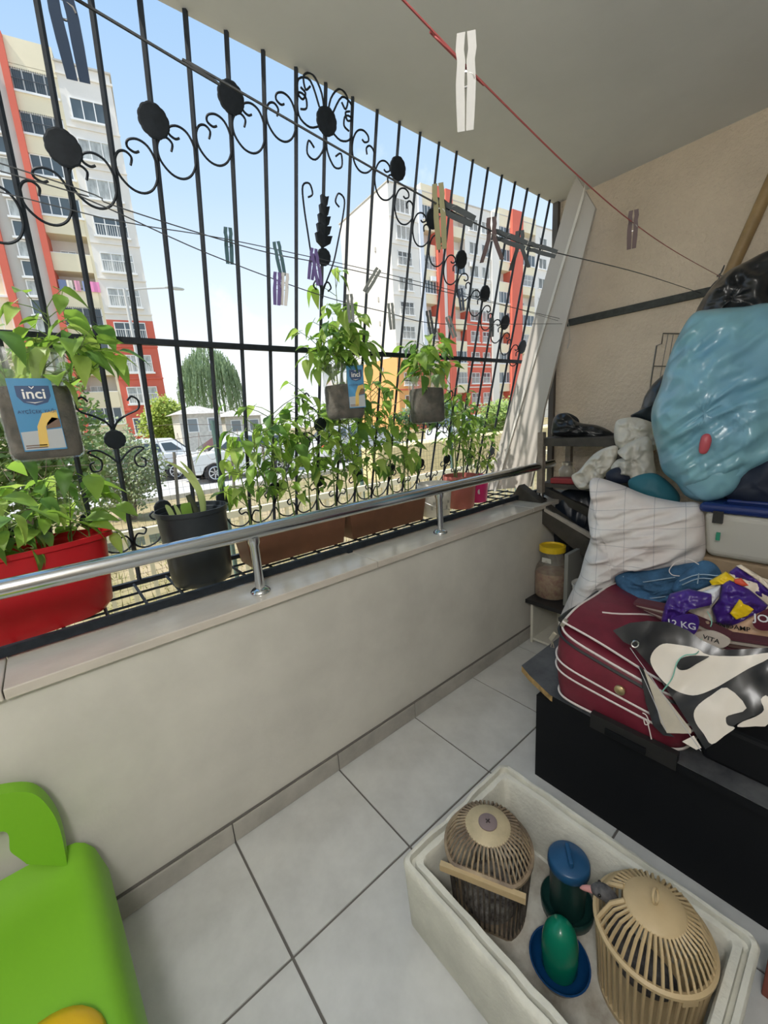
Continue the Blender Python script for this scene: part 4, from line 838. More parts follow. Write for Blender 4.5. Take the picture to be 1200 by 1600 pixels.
pw('yellow_panel', [(1108, 908), (1134, 893), (1150, 905), (1165, 915), (1150, 922), (1130, 910), (1112, 914)], 1.62, .02, .02, yel, 27)
pw('yellow_panel', [(1140, 958), (1155, 936), (1178, 952), (1168, 962), (1150, 968)], 1.565, .01, .01, yel, 28, .003)
pw('white_fold', [(1096, 925), (1126, 914), (1124, 930), (1110, 948), (1098, 938)], 1.60, .012, .02, wsk, 29)
pw('red_logo', [(1147, 905), (1158, 903), (1170, 915), (1160, 916), (1148, 911)], 1.585, .006, .01, redl, 30, .001)
pw('striped_fold', [(1076, 972), (1108, 970), (1112, 985), (1095, 992), (1078, 988)], 1.545, .012, .01, M('striped print', (.50, .36, .25), .45, col2=(.20, .13, .10), vs=24, stretch=(1, .2, 3)), 32)
def plate(nm, pts, X, mat): 
    lp2 = smooth_loop([onX(x, y, X) for x, y in pts], 40); MB().prism(lp2, (.008, 0, 0)).build(nm, mat, sk)
plate('purple_seal', [(1036, 992), (1042, 974), (1062, 962), (1086, 962), (1092, 975), (1084, 992), (1062, 1000), (1046, 1000)], 1.455, pur)
plate('pale_panel', [(1084, 992), (1110, 986), (1140, 1000), (1130, 1012), (1100, 1010)], 1.485, M('pale panel', (.62, .55, .48), .4))
plate('oval_badge', [(1176, 972), (1190, 956), (1218, 950), (1230, 970), (1208, 984), (1185, 984)], 1.50, maroon2)
def stext(s_, x, y, X, size, mat, ang):
    p = onX(x, y, X); ex_ = Vector((0, -1, 0)); ey_ = Vector((0, 0, 1)); a = math.radians(ang)
    text(s_, size, mat, sk, frame(p, ex_*math.cos(a)+ey_*math.sin(a), -ex_*math.sin(a)+ey_*math.cos(a)), bold=size*.01)
stext('12 KG', 1064, 976, 1.4535, .030, wsk, 8); stext('PL', 1067, 989, 1.4535, .022, wsk, 8); stext('VITA', 1111, 999, 1.4835, .020, blkz, -4); stext('JO\u00d8', 1199, 968, 1.4985, .032, wsk, 8); stext('MINIDAMP', 1141, 979, 1.545, .020, blkz, 8)
# green string
tag(MB().tube(smooth_line([onX(x, y, X) for x, y, X in ((1105, 955, 1.53), (1112, 975, 1.51), (1095, 1000, 1.48), (1090, 1020, 1.30), (1070, 1024, 1.27), (1058, 1035, 1.255), (1050, 1060, 1.25), (1035, 1080, 1.25), (1040, 1074, 1.25))], 5), .0016, 4).build('green_string', M('mint string', (.25, .55, .45), .6)), 'mint green string trailing over the banner', 'string')
# ================================================================== BANNER
bA, bB, bC = onX(960, 985, 1.283), onX(1100, 1165, 1.235), onX(1200, 1010, 1.37)
bn_ = (bB-bA).cross(bC-bA).normalized(); bn_ = bn_ if bn_.dot(CAM-bA) > 0 else -bn_
vin = M('black vinyl', (.010, .012, .016), .25, spec=.6, crumple=.25, cs=5); wvn = M('white vinyl print', (.74, .68, .60), .35); bgv = M('beige canvas back', (.52, .47, .38), .8, var=.12, vs=12)
bn = thing('vinyl_banner', 'black vinyl banner with white lettering shapes draped over the suitcase front', 'banner', tuple(bA))
def bp3(x, y, k=0):
    q = onP(x, y, bA, bn_); a = x*.02; b = y*.017
    return q+bn_*(k+.010*noise.noise(Vector((a*1.4, b*1.4, 2)))+.008*math.sin(a*.9+b*1.3))
def sheet(nm, pts, mat, k, sub=True, parent=None):
    """sheet cut to an outline, following the banner's surface, with thickness"""
    if 'letter' in nm or 'slot' in nm: pts = [(q.x, q.y) for q in smooth_loop([Vector((x, y, 0)) for x, y in pts], len(pts)*3)]
    bm = bmesh.new(); vs = [bm.verts.new((x, y, 0)) for x, y in pts]; bm.faces.new(vs)
    bmesh.ops.triangulate(bm, faces=bm.faces[:]); 
    for _ in range(3): bmesh.ops.subdivide_edges(bm, edges=[e_ for e_ in bm.edges if e_.calc_length() > 14], cuts=1); bmesh.ops.triangulate(bm, faces=bm.faces[:])
    bm.verts.index_update(); top = [bp3(v.co.x, v.co.y, k) for v in bm.verts]; n = len(top)
    fs = [tuple(v.index for v in f.verts) for f in bm.faces]; bd = [(e_.verts[0].index, e_.verts[1].index) for e_ in bm.edges if e_.is_boundary]; bm.free()
    MB().add(top+[q-bn_*.0015 for q in top], fs+[tuple(i+n for i in reversed(f)) for f in fs]+[(a, b, b+n, a+n) for a, b in bd], True).build(nm, mat, parent or bn)
c5 = lambda L0: [(960+x/5, 960+y/5) for x, y in L0]
sheet('vinyl', [(958, 985), (985, 973), (1012, 970), (1045, 972), (1075, 985), (1095, 1000), (1130, 1016), (1205, 1012), (1210, 1070), (1206, 1110), (1175, 1118), (1150, 1130), (1112, 1163), (1102, 1170), (1083, 1140), (1050, 1090), (1020, 1045), (990, 1010), (975, 1003)], vin, .0)
sheet('white_letter', c5([(380, 230), (480, 235), (640, 265), (740, 318), (1000, 325), (1200, 300), (1200, 345), (1050, 420), (900, 510), (780, 580), (650, 630), (550, 625), (450, 580), (350, 490), (300, 420), (280, 350), (310, 280)]), wvn, .003)
sheet('white_letter', c5([(880, 570), (1030, 725), (890, 785), (870, 815), (885, 860), (940, 880), (860, 940), (760, 1005), (700, 930), (640, 850), (620, 770), (660, 700), (760, 630)]), wvn, .003)
sheet('white_letter', c5([(1200, 640), (1140, 660), (1165, 740), (1100, 790), (1000, 830), (960, 870), (1100, 868), (1200, 850)]), wvn, .003)
sheet('vinyl_slot', c5([(720, 325), (600, 322), (520, 345), (486, 395), (510, 432), (570, 430), (640, 388), (735, 333)]), vin, .006)
sheet('canvas_back', c5([(225, 430), (300, 530), (430, 690), (600, 900), (600, 930), (410, 930), (360, 850), (300, 650)]), bgv, -.004)
sheet('canvas_fold', c5([(190, 400), (225, 430), (300, 650), (400, 905), (470, 960), (380, 950), (300, 880), (240, 700)]), vin, -.006)
sheet('white_corner', c5([(530, 990), (620, 945), (680, 1040), (640, 1058)]), wvn, -.002)
gz = frame(bp3(993, 1006, .006), rt, up); zc = bn_
MB().tube([bp3(993+5.6*math.cos(a*PI/8), 1006+5*math.sin(a*PI/8), .005) for a in range(16)], .0025, 5, closed=True).build('eyelet', chrome, bn)
for a, b in (((985, 1012), (1095, 1172)), ((997, 1040), (1040, 1140))): MB().tube([bp3(a[0]+(b[0]-a[0])*t/10, a[1]+(b[1]-a[1])*t/10, .002) for t in range(11)], .0012, 4).build('stitching', M('stitch', (.45, .45, .47), .6), bn)
tag(MB().tube(smooth_line([onX(x, y, 1.235) for x, y in ((1018, 1155), (1012, 1130), (1006, 1122), (1008, 1132), (1014, 1130), (1010, 1118), (1004, 1114))], 4), .0018, 4).build('white_string', pipm), 'short knotted white string hanging by the banner', 'string')
# ================================================================== LIDDED CONTAINER
cn = thing('storage_container', 'clear plastic storage container with a dark blue clip lid', 'container', (2.1, -1.2, .847))
Yl = onX(1096, 860, 1.90).y; tcl = M('milky plastic', (.72, .70, .64), .3, translucent=.35)
bevel(MB().add([(1.90, -1.6, .847), (2.3, -1.6, .847), (2.3, Yl-.01, .847), (1.90, Yl-.01, .847), (1.885, -1.62, 1.03), (2.32, -1.62, 1.03), (2.32, Yl+.006, 1.03), (1.885, Yl+.006, 1.03)], [(3, 2, 1, 0), (4, 5, 6, 7), (0, 1, 5, 4), (1, 2, 6, 5), (2, 3, 7, 6), (3, 0, 4, 7)]).build('tub', tcl, cn), .03, 4)
nvy = M('navy lid', (.008, .025, .13), .25)
bevel(MB().b2((1.872, -1.63, 1.025), (2.335, Yl+.018, 1.062)).build('lid', nvy, cn), .016, 3); bevel(MB().b2((1.93, -1.6, 1.055), (2.28, Yl-.05, 1.072)).build('lid_panel', nvy, cn), .01, 2)
MB().box(onX(1122, 808, 1.872), (.012, .03, .045)).build('clip', blkz, cn); MB().box(onX(1122, 838, 1.868), (.006, .012, .03)).build('green_latch', M('green latch', (.03, .25, .15), .4), cn)
# ================================================================== BAGS
blu = M('blue bag film', (.22, .45, .62), .2, col2=(.26, .52, .60), vs=4, translucent=.25, spec=.7, crumple=.75, cs=7); 
bg_ = thing('blue_bag', 'big translucent light blue plastic bag stuffed full on top of the pile', 'bag', (2.05, -.9, 1.06))
pillow('bag', [(1082, 492), (1110, 484), (1160, 480), (1215, 478), (1255, 540), (1260, 640), (1230, 720), (1180, 760), (1140, 778), (1100, 784), (1072, 774), (1058, 755), (1036, 735), (1028, 705), (1020, 670), (1019, 640), (1032, 605), (1042, 570), (1058, 530)], (2.05, -.93, 1.40), .20, .20, blu, bg_, wr=.030, fs=(7, 11), seed=11, n=150, rings=40, power=.5, cr=.35, cf_=(7, 5),
    fold=lambda a, b: 1.1*(.6-2.2*abs(noise.noise(Vector(((-a*.57+b*.82)*16, (a*.82+b*.57)*3.2, 3)))))+.5*(.6-2.2*abs(noise.noise(Vector(((-a*.65+b*.75)*34, (a*.75+b*.65)*5, 8))))))
pillow('bag_bulge', [(1068, 720), (1095, 690), (1130, 690), (1160, 720), (1150, 765), (1105, 783), (1075, 765), (1062, 745)], (1.93, -.93, 1.15), .06, .08, blu, bg_, wr=.012, fs=(12, 18), seed=12)
pillow('red_wrapper', [(1096, 682), (1108, 678), (1112, 690), (1104, 708), (1092, 706)], (1.835, -.93, 1.32), .012, .05, M('red wrapper', (.45, .08, .10), .4), bg_, wr=.002, seed=14, n=24, rings=6)
hl = M('white film crease', (.72, .82, .88), .25)
bag2 = pillow('black_bag', [(1076, 532), (1082, 500), (1100, 465), (1128, 432), (1165, 410), (1215, 390), (1260, 420), (1250, 500), (1180, 520), (1120, 500), (1095, 520)], (2.42, -.92, 1.78), .14, .16, blackbag, wr=.03, fs=(10, 10), seed=16, n=100, rings=24, cr=.6, cf_=(8, 8)); tag(bag2, 'black rubbish bag on top behind the blue bag', 'bag')
bag3 = pillow('black_bag', [(1000, 640), (1008, 618), (1025, 595), (1050, 580), (1070, 600), (1060, 660), (1030, 668), (1000, 660), (985, 650)], (2.58, -.62, 1.45), .10, .12, M('navy black bag', (.02, .028, .035), .28, spec=.6), wr=.022, fs=(16, 10), seed=18, n=60); tag(bag3, 'small dark bag wedged between the blue bag and the end wall', 'bag')
bag4 = pillow('dark_bag', [(1130, 770), (1150, 735), (1190, 715), (1240, 700), (1240, 790), (1190, 790), (1150, 785)], (1.98, -1.16, 1.13), .05, .05, M('navy cloth', (.008, .014, .032), .6), wr=.01, seed=19); tag(bag4, 'dark navy bag on the blue lid under the blue bag', 'bag')
wp = M('white bag film', (.70, .67, .61), .3, translucent=.2, var=.1, vs=6, crumple=.8, cs=12)
for k, (pts, P0, lab, f_) in enumerate((([(962, 660), (985, 652), (1005, 655), (1025, 665), (1035, 690), (1020, 705), (985, 708), (962, 695)], (2.35, -.58, 1.24), 'rumpled white plastic bag at the top of the white heap', .06),
    ([(965, 705), (990, 688), (1015, 684), (1022, 720), (1022, 748), (980, 748), (955, 735), (962, 720), (975, 715)], (2.22, -.60, 1.15), 'full white plastic bag directly left of the blue bag', .08),
    ([(893, 745), (905, 735), (925, 712), (945, 700), (965, 698), (960, 725), (945, 745), (930, 760), (905, 764)], (2.28, -.45, 1.10), 'thin clear plastic bag spilling left over the rack', .04))):
    tag(pillow('white_bag', pts, P0, f_, f_, wp, wr=.028, fs=(18, 18), seed=30+k, n=90, rings=20, cr=.7, cf_=(12, 12)), lab, 'bag', 'white plastic bags')
o = pillow('teal_bag', [(985, 748), (1024, 740), (1060, 770), (1055, 790), (1010, 778), (985, 764)], (2.08, -.68, 1.06), .05, .08, M('teal fabric', (.02, .13, .17), .6), wr=.008, seed=40, n=40); tag(o, 'teal bag peeking out behind the sheet below the white bags', 'bag')
o = pillow('navy_bundle', [(948, 738), (965, 730), (978, 735), (985, 752), (960, 756), (948, 750)], (2.15, -.56, 1.08), .03, .06, M('navy cloth', (.008, .014, .032), .6), wr=.006, seed=41, n=30); tag(o, 'small navy cloth in the mouth of the white bag', 'cloth')
# oven grid
og = thing('oven_grid', 'wire oven grid leaning on the end wall behind the bags', 'wire rack', (2.79, -.55, 1.30))
gw = M('grid wire', (.20, .19, .17), .4, .7); X_ = 2.775
MB().tube([onX(x, y, X_) for x, y in ((1012, 640), (1018, 590), (1026, 540), (1034, 537), (1036, 521), (1075, 522), (1120, 530))], .004, 5).build('frame', gw, og)
for k in range(7): MB().tube([onX(1044+8*k, 522+k, X_), onX(1022+10*k, 640, X_)], .0022, 4).build('rod', gw, og)
MB().tube([onX(1022, 572, X_), onX(1100, 574, X_)], .003, 4).build('rod', gw, og)
# leaning pole
pw_ = M('bamboo pole', (.30, .20, .09), .5, var=.3, vs=6)
pa, pb = onX(1215, 262, 2.70), onX(1128, 455, 2.70); pc = pa+(pb-pa)*3.0
tag(MB().tube([pa+(pa-pb)*.42, pa, pb, pc], .026, 12).build('leaning_pole', pw_), 'brown wooden pole leaning in the corner above the bags', 'pole')
# ================================================================== FOAM BOX
eps = M('expanded foam', (.70, .69, .61), .8, var=.10, vs=9, bump=.35, bs=70); dirt = M('droppings and dust', (.66, .64, .57), .9, col2=(.34, .30, .24), vs=9)
fb = thing('foam_box', 'open white polystyrene fish box on the floor holding bird cages', 'foam box', (.80, -.945, 0))
def rr2(hx, hy, r, n=10):
    o = []
    for qx, qy, a0 in ((1, 1, 0), (-1, 1, PI/2), (-1, -1, PI), (1, -1, 1.5*PI)):
        for k in range(n): a = a0+PI/2*k/(n-1); o.append((qx*(hx-r)+r*math.cos(a), qy*(hy-r)+r*math.sin(a)))
        nx, ny = {(1, 1): (-1, 1), (-1, 1): (-1, -1), (-1, -1): (1, -1), (1, -1): (1, 1)}[(qx, qy)]
        x1, y1 = o[-1]; x2, y2 = {(1, 1): (-(hx-r), hy), (-1, 1): (-hx, -(hy-r)), (-1, -1): (hx-r, -hy), (1, -1): (hx, hy-r)}[(qx, qy)]
        for k in range(1, 14): o.append((x1+(x2-x1)*k/14, y1+(y2-y1)*k/14))
    return o
prof = [(.228, .328, .02, 0), (.236, .336, .02, .01), (.244, .344, .025, .21), (.246, .346, .026, .232), (.241, .341, .025, .240), (.231, .331, .02, .2405), (.229, .329, .02, .222), (.221, .321, .02, .220), (.219, .319, .02, .236), (.204, .304, .02, .236), (.199, .299, .02, .226), (.193, .293, .025, .035), (.185, .285, .03, .03)]
vs = []
for hx, hy, r_, z in prof:
    L0 = rr2(hx, hy, r_); NB = len(L0)
    for x, y in L0:
        zz = z
        if z > .2:
            c_ = noise.noise(Vector((x*26, y*26, 0))); zz += .005*c_+.003*noise.noise(Vector((x*70, y*70, 1)))
            if abs(y+.03) < .02 and x < 0: zz -= .006
            if y > .3 and -.12 < x < .05: zz -= .012*max(0, noise.noise(Vector((x*22, 3, 0)))+.5)
        vs.append((.80+x+(.002*noise.noise(Vector((x*30, y*30, z))) if z > .2 else 0), -.945+y, zz))
MB().add(vs, [(i*NB+k, i*NB+(k+1) % NB, (i+1)*NB+(k+1) % NB, (i+1)*NB+k) for i in range(len(prof)-1) for k in range(NB)]+[tuple(reversed(range(NB)))], True).build('box_walls', eps, fb, recalc=True)
MB().b2((.60, -1.245, .022), (1.0, -.645, .031)).build('soiled_bottom', dirt, fb)
# ================================================================== BIRD CAGES
bei = M('beige cage plastic', (.55, .42, .24), .45, var=.10, vs=8); dty = M('soiled cage plastic', (.40, .31, .20), .6, col2=(.16, .12, .09), vs=14)
def cage(label, c, mat, flat=None, gap=None, soiled=False):
    cx, cy = c; t = thing('bird_basket', label, 'cage', (cx, cy, .031)); RB, RR, RT = .104, .118, .062; sm_ = M('blackened slat', (.13, .11, .09), .7, col2=(.04, .035, .03), vs=20) if soiled else mat; zr, ztop = .245, .315
    def rim(a, r_):
        p = Vector((r_*math.cos(a), r_*math.sin(a), 0))
        if flat:
            nx, d_ = flat; q = p.dot(nx)
            if q > d_*r_/RR: p -= nx*(q-d_*r_/RR)
        return p
    n = 46; base = MB().lathe([(RB, 0), (RB+.002, .004), (RB+.002, .016), (RB-.006, .018), (.01, .012)], (cx, cy, .031), 40) if not flat else MB().prism([Vector((cx, cy, .031))+rim(2*PI*k/40, RB) for k in range(40)], (0, 0, .016))
    base.build('base', mat, t)
    rm = MB(); K = 60
    rm.tube([Vector((cx, cy, zr))+rim(2*PI*k/K, RR) for k in range(K)], .0075, 6, closed=True).build('rim', mat, t)
    MB().lathe([(RT, -.004), (RT+.001, 0), (RT-.003, .005), (.02, .009), (.001, .009)], (cx, cy, ztop), 36).build('top_disc', bei if not soiled else M('yellowed disc', (.50, .42, .27), .5, var=.15, vs=20), t)
    for k in range(n):
        a = 2*PI*(k+.5)/n; bpos = Vector((cx, cy, .04))+rim(a, RB-.002); rp_ = Vector((cx, cy, zr))+rim(a, RR)
        MB().tube([bpos, rp_], .0036, 4, smooth=False, cap=False, phase=PI/4).build('slat', sm_, t, recalc=False)
        if gap and abs(((a-gap+PI) % (2*PI))-PI) < .24: continue
        tp = Vector((cx+RT*.96*math.cos(a), cy+RT*.96*math.sin(a), ztop)); md = rp_.lerp(tp, .5)+Vector((0, 0, .020)); m2 = rp_.lerp(tp, .22)+Vector((0, 0, .013))
        MB().tube([rp_, m2, md, tp], .0034, 4, smooth=False, cap=False, phase=PI/4).build('rib', mat, t, recalc=False)
    return t
c2 = cage('clean beige plastic bird basket with a young pigeon looking out', (.885, -1.12), bei, gap=1.98)
MB().tube([(.885+.014*math.cos(a), -1.12+.004*math.sin(a), .345+.014*math.sin(a)) for a in [k*PI/8 for k in range(16)]], .003, 6, closed=True).build('ring', bei, c2)
MB().tube([(.885, -1.12, .322), (.885, -1.12, .334)], .006, 8).build('ring_lug', bei, c2)
MB().box((.885-.075, -1.12-.094, .237), (.032, .006, .022), Matrix.Rotation(math.radians(-39), 3, 'Z')).build('catch', bei, c2)
for s_ in (-1, 1):
    a = 1.98+s_*.26; p1 = Vector((.885+.118*math.cos(a), -1.12+.118*math.sin(a), .245)); p2 = Vector((.885+.062*math.cos(a), -1.12+.062*math.sin(a), .315)); MB().tube([p1, p1.lerp(p2, .5)+Vector((0, 0, .02)), p2], .006, 6).build('opening_edge', bei, c2)
fn = Vector((-.9, -.44, 0)).normalized()
c1 = cage('soiled flat-fronted bird basket at the far end of the foam box', (.765, -.745), dty, flat=(fn, .088), soiled=True)
MB().lathe([(.026, .0085), (.026, .012), (.02, .014), (.001, .014)], (.765, -.745, .315), 24).build('disc_cap', M('mauve cap', (.22, .17, .17), .5), c1)
MB().box((.765, -.745, .330), (.014, .0025, .002)).box((.765, -.745, .330), (.0025, .014, .002)).build('cross_mark', M('dark mark', (.05, .04, .04), .6), c1)
td = Vector((fn.y, -fn.x, 0)); bc = Vector((.765, -.745, 0))+fn*.098
MB().box(bc+Vector((0, 0, .238)), (.225, .014, .020), Matrix.Rotation(math.atan2(td.y, td.x), 3, 'Z')).build('front_bar', bei, c1)
inn = MB().lathe([(.085, .0), (.088, .004), (.08, .03), (.01, .03)], (.775, -.74, .047), 28, .92, .92).build('litter', M('soiled litter', (.06, .05, .045), .9, col2=(.30, .28, .25), vs=40), c1)
# feeder and drinker
nv2 = M('blue feeder plastic', (.015, .08, .19), .3); dgr = M('dark green plastic', (.012, .05, .045), .35)
fd = thing('grain_feeder', 'dark green cylindrical grain feeder with a blue lid', 'feeder', (.918, -.905, .031))
MB().lathe([(.066, 0), (.07, .004), (.072, .03), (.069, .034), (.066, .03), (.05, .012), (.01, .012)], (.918, -.905, .031), 32).build('tray', dgr, fd)
MB().lathe([(.046, .012), (.047, .02), (.050, .165), (.051, .168)], (.918, -.905, .031), 32).build('cylinder', dgr, fd)
MB().lathe([(.055, .158), (.056, .16), (.055, .178), (.05, .184), (.001, .186)], (.918, -.905, .031), 32).build('lid', nv2, fd); bevel(MB().box((.918, -.905, .226), (.012, .062, .018), Matrix.Rotation(-.9, 3, 'Z')).build('lid_grip', nv2, fd), .004)
dk = thing('bird_drinker', 'green domed water drinker standing in a round blue dish', 'drinker', (.775, -.957, .031))
dsh = M('blue dish', (.006, .05, .16), .22)
MB().lathe([(.055, 0), (.06, .003), (.072, .03), (.074, .034), (.070, .034), (.064, .02), (.05, .008), (.01, .006)], (.775, -.957, .031), 36).build('dish', dsh, dk)
MB().lathe([(.040, .008), (.044, .02), (.045, .07), (.043, .1), (.036, .13), (.024, .148), (.008, .156), (.001, .157)], (.775, -.957, .031), 32).build('dome', M('green dome plastic', (.005, .22, .13), .18, translucent=.15), dk)
# pigeon
pg = thing('pigeon_squab', 'dark grey young pigeon poking its head out of the clean basket', 'pigeon', (.885, -1.10, .05))
ga = 1.98; od = Vector((math.cos(ga), math.sin(ga), 0)); c_ = Vector((.885, -1.12, 0))
spine = [c_-od*.07+Vector((0, 0, .085)), c_-od*.05+Vector((0, 0, .09)), c_+Vector((0, 0, .10)), c_+od*.04+Vector((0, 0, .13)), c_+od*.058+Vector((0, 0, .175)), c_+od*.068+Vector((0, 0, .225)), c_+od*.078+Vector((0, 0, .270)), c_+od*.092+Vector((0, 0, .293)), c_+od*.108+Vector((0, 0, .297)), c_+od*.124+Vector((0, 0, .290)), c_+od*.132+Vector((0, 0, .286))]
rad = [.004, .03, .05, .047, .032, .020, .0175, .0185, .019, .0125, .004]
fe = M('squab feathers', (.045, .045, .05), .75, col2=(.13, .125, .13), vs=40)
b0 = MB().tube(spine, rad, 14).build('body', fe, pg); ss = b0.modifiers.new('s', 'SUBSURF'); ss.levels = 1; ss.render_levels = 2
bt_ = c_+od*.126+Vector((0, 0, .288)); MB().tube([bt_, bt_+od*.012+Vector((0, 0, -.003)), bt_+od*.022+Vector((0, 0, -.007)), bt_+od*.028+Vector((0, 0, -.011))], [.0085, .0075, .0055, .0015], 10).build('beak', M('pink beak', (.55, .26, .25), .5), pg)
sd_ = Vector((-od.y, od.x, 0))
for s_ in (-1, 1): MB().lathe([(.001, -.004), (.0035, -.002), (.004, 0), (.0035, .002), (.001, .004)], c_+od*.112+sd_*s_*.0165+Vector((0, 0, .300)), 10).build('eye', M('bird eye', (.01, .008, .008), .1), pg)
# red wooden edge at the lower right corner
o = MB().b2((1.11, -1.62, .0), (1.15, -1.302, .125)).build('red_board', M('red brown board', (.22, .06, .04), .5, var=.2)); tag(bevel(o, .003), 'reddish brown board end beside the foam box corner', 'board')
# ================================================================== GREEN CHAIR
lime = M('lime plastic', (.21, .50, .03), .42, spec=.35)
ch = thing('green_chair', 'lime green moulded plastic child chair by the parapet', 'chair', (-.29, -.30, 0))
def seatp(u_, v_):     # u across, v front(0)->back(1)
    a = (u_-.5)*2; x = -.29+.212*a*(1-.10*(1-v_)*0-.02)-.04*(1-v_)*0; y = -.62+.585*v_
    x += .05*(1-v_)*(.6)
    z = .345-.018*(1-a*a)-.03*max(0, abs(a)-.75)/.25-.10*max(0, abs(a)-.9)/.1*.9 + .05*max(0, v_-.85)/.15*(1-abs(a)**3)-.035*max(0, .15-v_)/.15
    return Vector((x, y, z))
def shell(nm, fn_, nu, nv, th, mat, root):
    top = [fn_(i/nu, j/nv) for j in range(nv+1) for i in range(nu+1)]; w2 = nu+1; n = len(top)
    fs = [(j*w2+i, j*w2+i+1, (j+1)*w2+i+1, (j+1)*w2+i) for j in range(nv) for i in range(nu)]
    bd = [i for i in range(w2)]+[j*w2+nu for j in range(1, nv+1)]+[nv*w2+i for i in range(nu-1, -1, -1)]+[j*w2 for j in range(nv-1, 0, -1)]
    MB().add(top+[p+Vector(th) for p in top], fs+[tuple(i+n for i in reversed(f)) for f in fs]+[(bd[k], bd[(k+1) % len(bd)], bd[(k+1) % len(bd)]+n, bd[k]+n) for k in range(len(bd))], True).build(nm, mat, root)
shell('seat', seatp, 24, 16, (0, 0, -.012), lime, ch)
# back: arch with an opening
arch = [(-.155, -.045, .345), (-.148, -.04, .45), (-.155, -.037, .53), (-.18, -.036, .60), (-.235, -.035, .635), (-.29, -.035, .643), (-.345, -.035, .635), (-.40, -.036, .60), (-.425, -.037, .53), (-.432, -.04, .45), (-.425, -.045, .345)]
pts = smooth_line(arch, 5); vs = []
cxa = Vector((-.29, -.04, .47)); m = len(pts)
for p in pts:
    inn_ = p+(cxa-p).normalized()*.10; inn_.z = max(.345, inn_.z)
    for q, dy in ((p, -.0), (p+(cxa-p).normalized()*.004, -.022), (inn_, -.018), (inn_, .006), (p, .012)): vs.append(Vector((q.x, q.y+dy-.012, q.z)))
MB().add(vs, [(i*5+k, i*5+(k+1) % 5, (i+1)*5+(k+1) % 5, (i+1)*5+k) for i in range(m-1) for k in range(5)], True).build('backrest', lime, ch)
for x, y in ((-.13, -.10), (-.45, -.10), (-.13, -.55), (-.45, -.55)): MB().tube([(x, y, .002), (x*.93-.02, y*.97-.01, .33)], [.02, .026], 12).build('leg', lime, ch)
yb_ = thing('yellow_bowl', 'round yellow plastic bowl upside down on the green seat', 'bowl', (-.215, -.515, .335))
yp = M('yellow plastic', (.80, .50, .01), .35)
MB().lathe([(.098, 0), (.1, .004), (.094, .02), (.07, .036), (.045, .040)], (-.215, -.515, .338), 32).build('bowl', yp, yb_); MB().lathe([(.045, .040), (.044, .046), (.01, .046)], (-.215, -.515, .338), 24).build('foot_ring', yp, yb_)
# ================================================================== WASHING LINES AND PEGS
lnm = M('dark line', (.06, .065, .07), .6); rdl = M('red line', (.42, .10, .10), .6)
LA = [(-1.3, -1.0, 1.90)]+[tuple(dep(*q)) for q in ((130, 5, .36), (300, 100, .43), (583, 263, .60), (690, 322, .72), (760, 357, .84), (812, 379, .95), (870, 395, 1.15), (1000, 427, 1.65))]+[(2.80, -.60, 1.975)]
def line(nm, pts, mat, r, lab):
    tag(MB().tube(smooth_line(pts, 6), r, 5).build(nm, mat), lab, 'washing line', 'washing lines')
line('washing_line', LA, lnm, .0015, 'thick dark washing line running from the upper left corner across the bars to the batten')
line('washing_line', [(-1.3, -1.08, 1.98)]+[tuple(dep(*q)) for q in ((630, 0, .38), (672, 50, .41), (722, 97, .44), (893, 265, .66), (988, 347, .93), (1060, 396, 1.35))]+[tuple(onX(1125, 432, 2.72))], rdl, .0011, 'red and white washing line running under the ceiling to the wooden pole')
E_ = (2.80, .10, 1.985)
line('washing_line', [(-1.3, -.25, 2.05)]+[tuple(dep(*q)) for q in ((0, 255, .75), (183, 323, .86), (400, 390, 1.05), (520, 415, 1.2), (700, 457, 1.55))]+[E_], lnm, .0013, 'uppermost of the three thin washing lines at the left edge')
line('washing_line', [(-1.3, -.22, 2.03)]+[tuple(dep(*q)) for q in ((0, 267, .75), (133, 310, .82), (327, 397, .98), (497, 460, 1.18), (600, 487, 1.32), (690, 506, 1.5), (830, 506, 2.1))]+[(2.80, .09, 1.965)], lnm, .0013, 'lowest sagging thin washing line with the most pegs')
line('washing_line', [(-1.3, -.2, 1.98)]+[tuple(dep(*q)) for q in ((0, 300, .75), (200, 348, .87), (400, 383, 1.05), (700, 452, 1.55))]+[(2.80, .11, 1.97)], lnm, .0011, 'middle thin washing line that starts lowest at the left edge')
tag(MB().tube(smooth_line([onX(x, y, 2.79) for x, y in ((1118, 450), (1125, 430), (1132, 414), (1128, 425), (1120, 432), (1134, 430), (1118, 440), (1100, 462))], 4), .0022, 5).build('wire_knot', lnm), 'tangled wire knot where the lines meet the batten', 'wire')
tag(MB().tube(smooth_line([onX(x, y, 2.79) for x, y in ((884, 480), (880, 495), (887, 500), (890, 525), (886, 545), (892, 530))], 4), .002, 5).build('wire_knot', M('pale cord', (.5, .47, .42), .7)), 'pale cord end dangling at the window end of the batten', 'cord')
pegc = {'dark': M('dark peg', (.035, .045, .05), .5), 'teal': M('teal peg', (.04, .10, .12), .5), 'purple': M('purple peg', (.10, .07, .22), .5), 'white': M('white peg', (.58, .58, .57), .35), 'grey': M('grey peg', (.16, .18, .17), .5), 'olive': M('olive peg', (.20, .19, .10), .5), 'brown': M('brown peg', (.07, .045, .045), .5), 'blue': M('blue peg', (.03, .05, .09), .5)}
spr = M('peg spring', (.4, .4, .4), .35, .9)
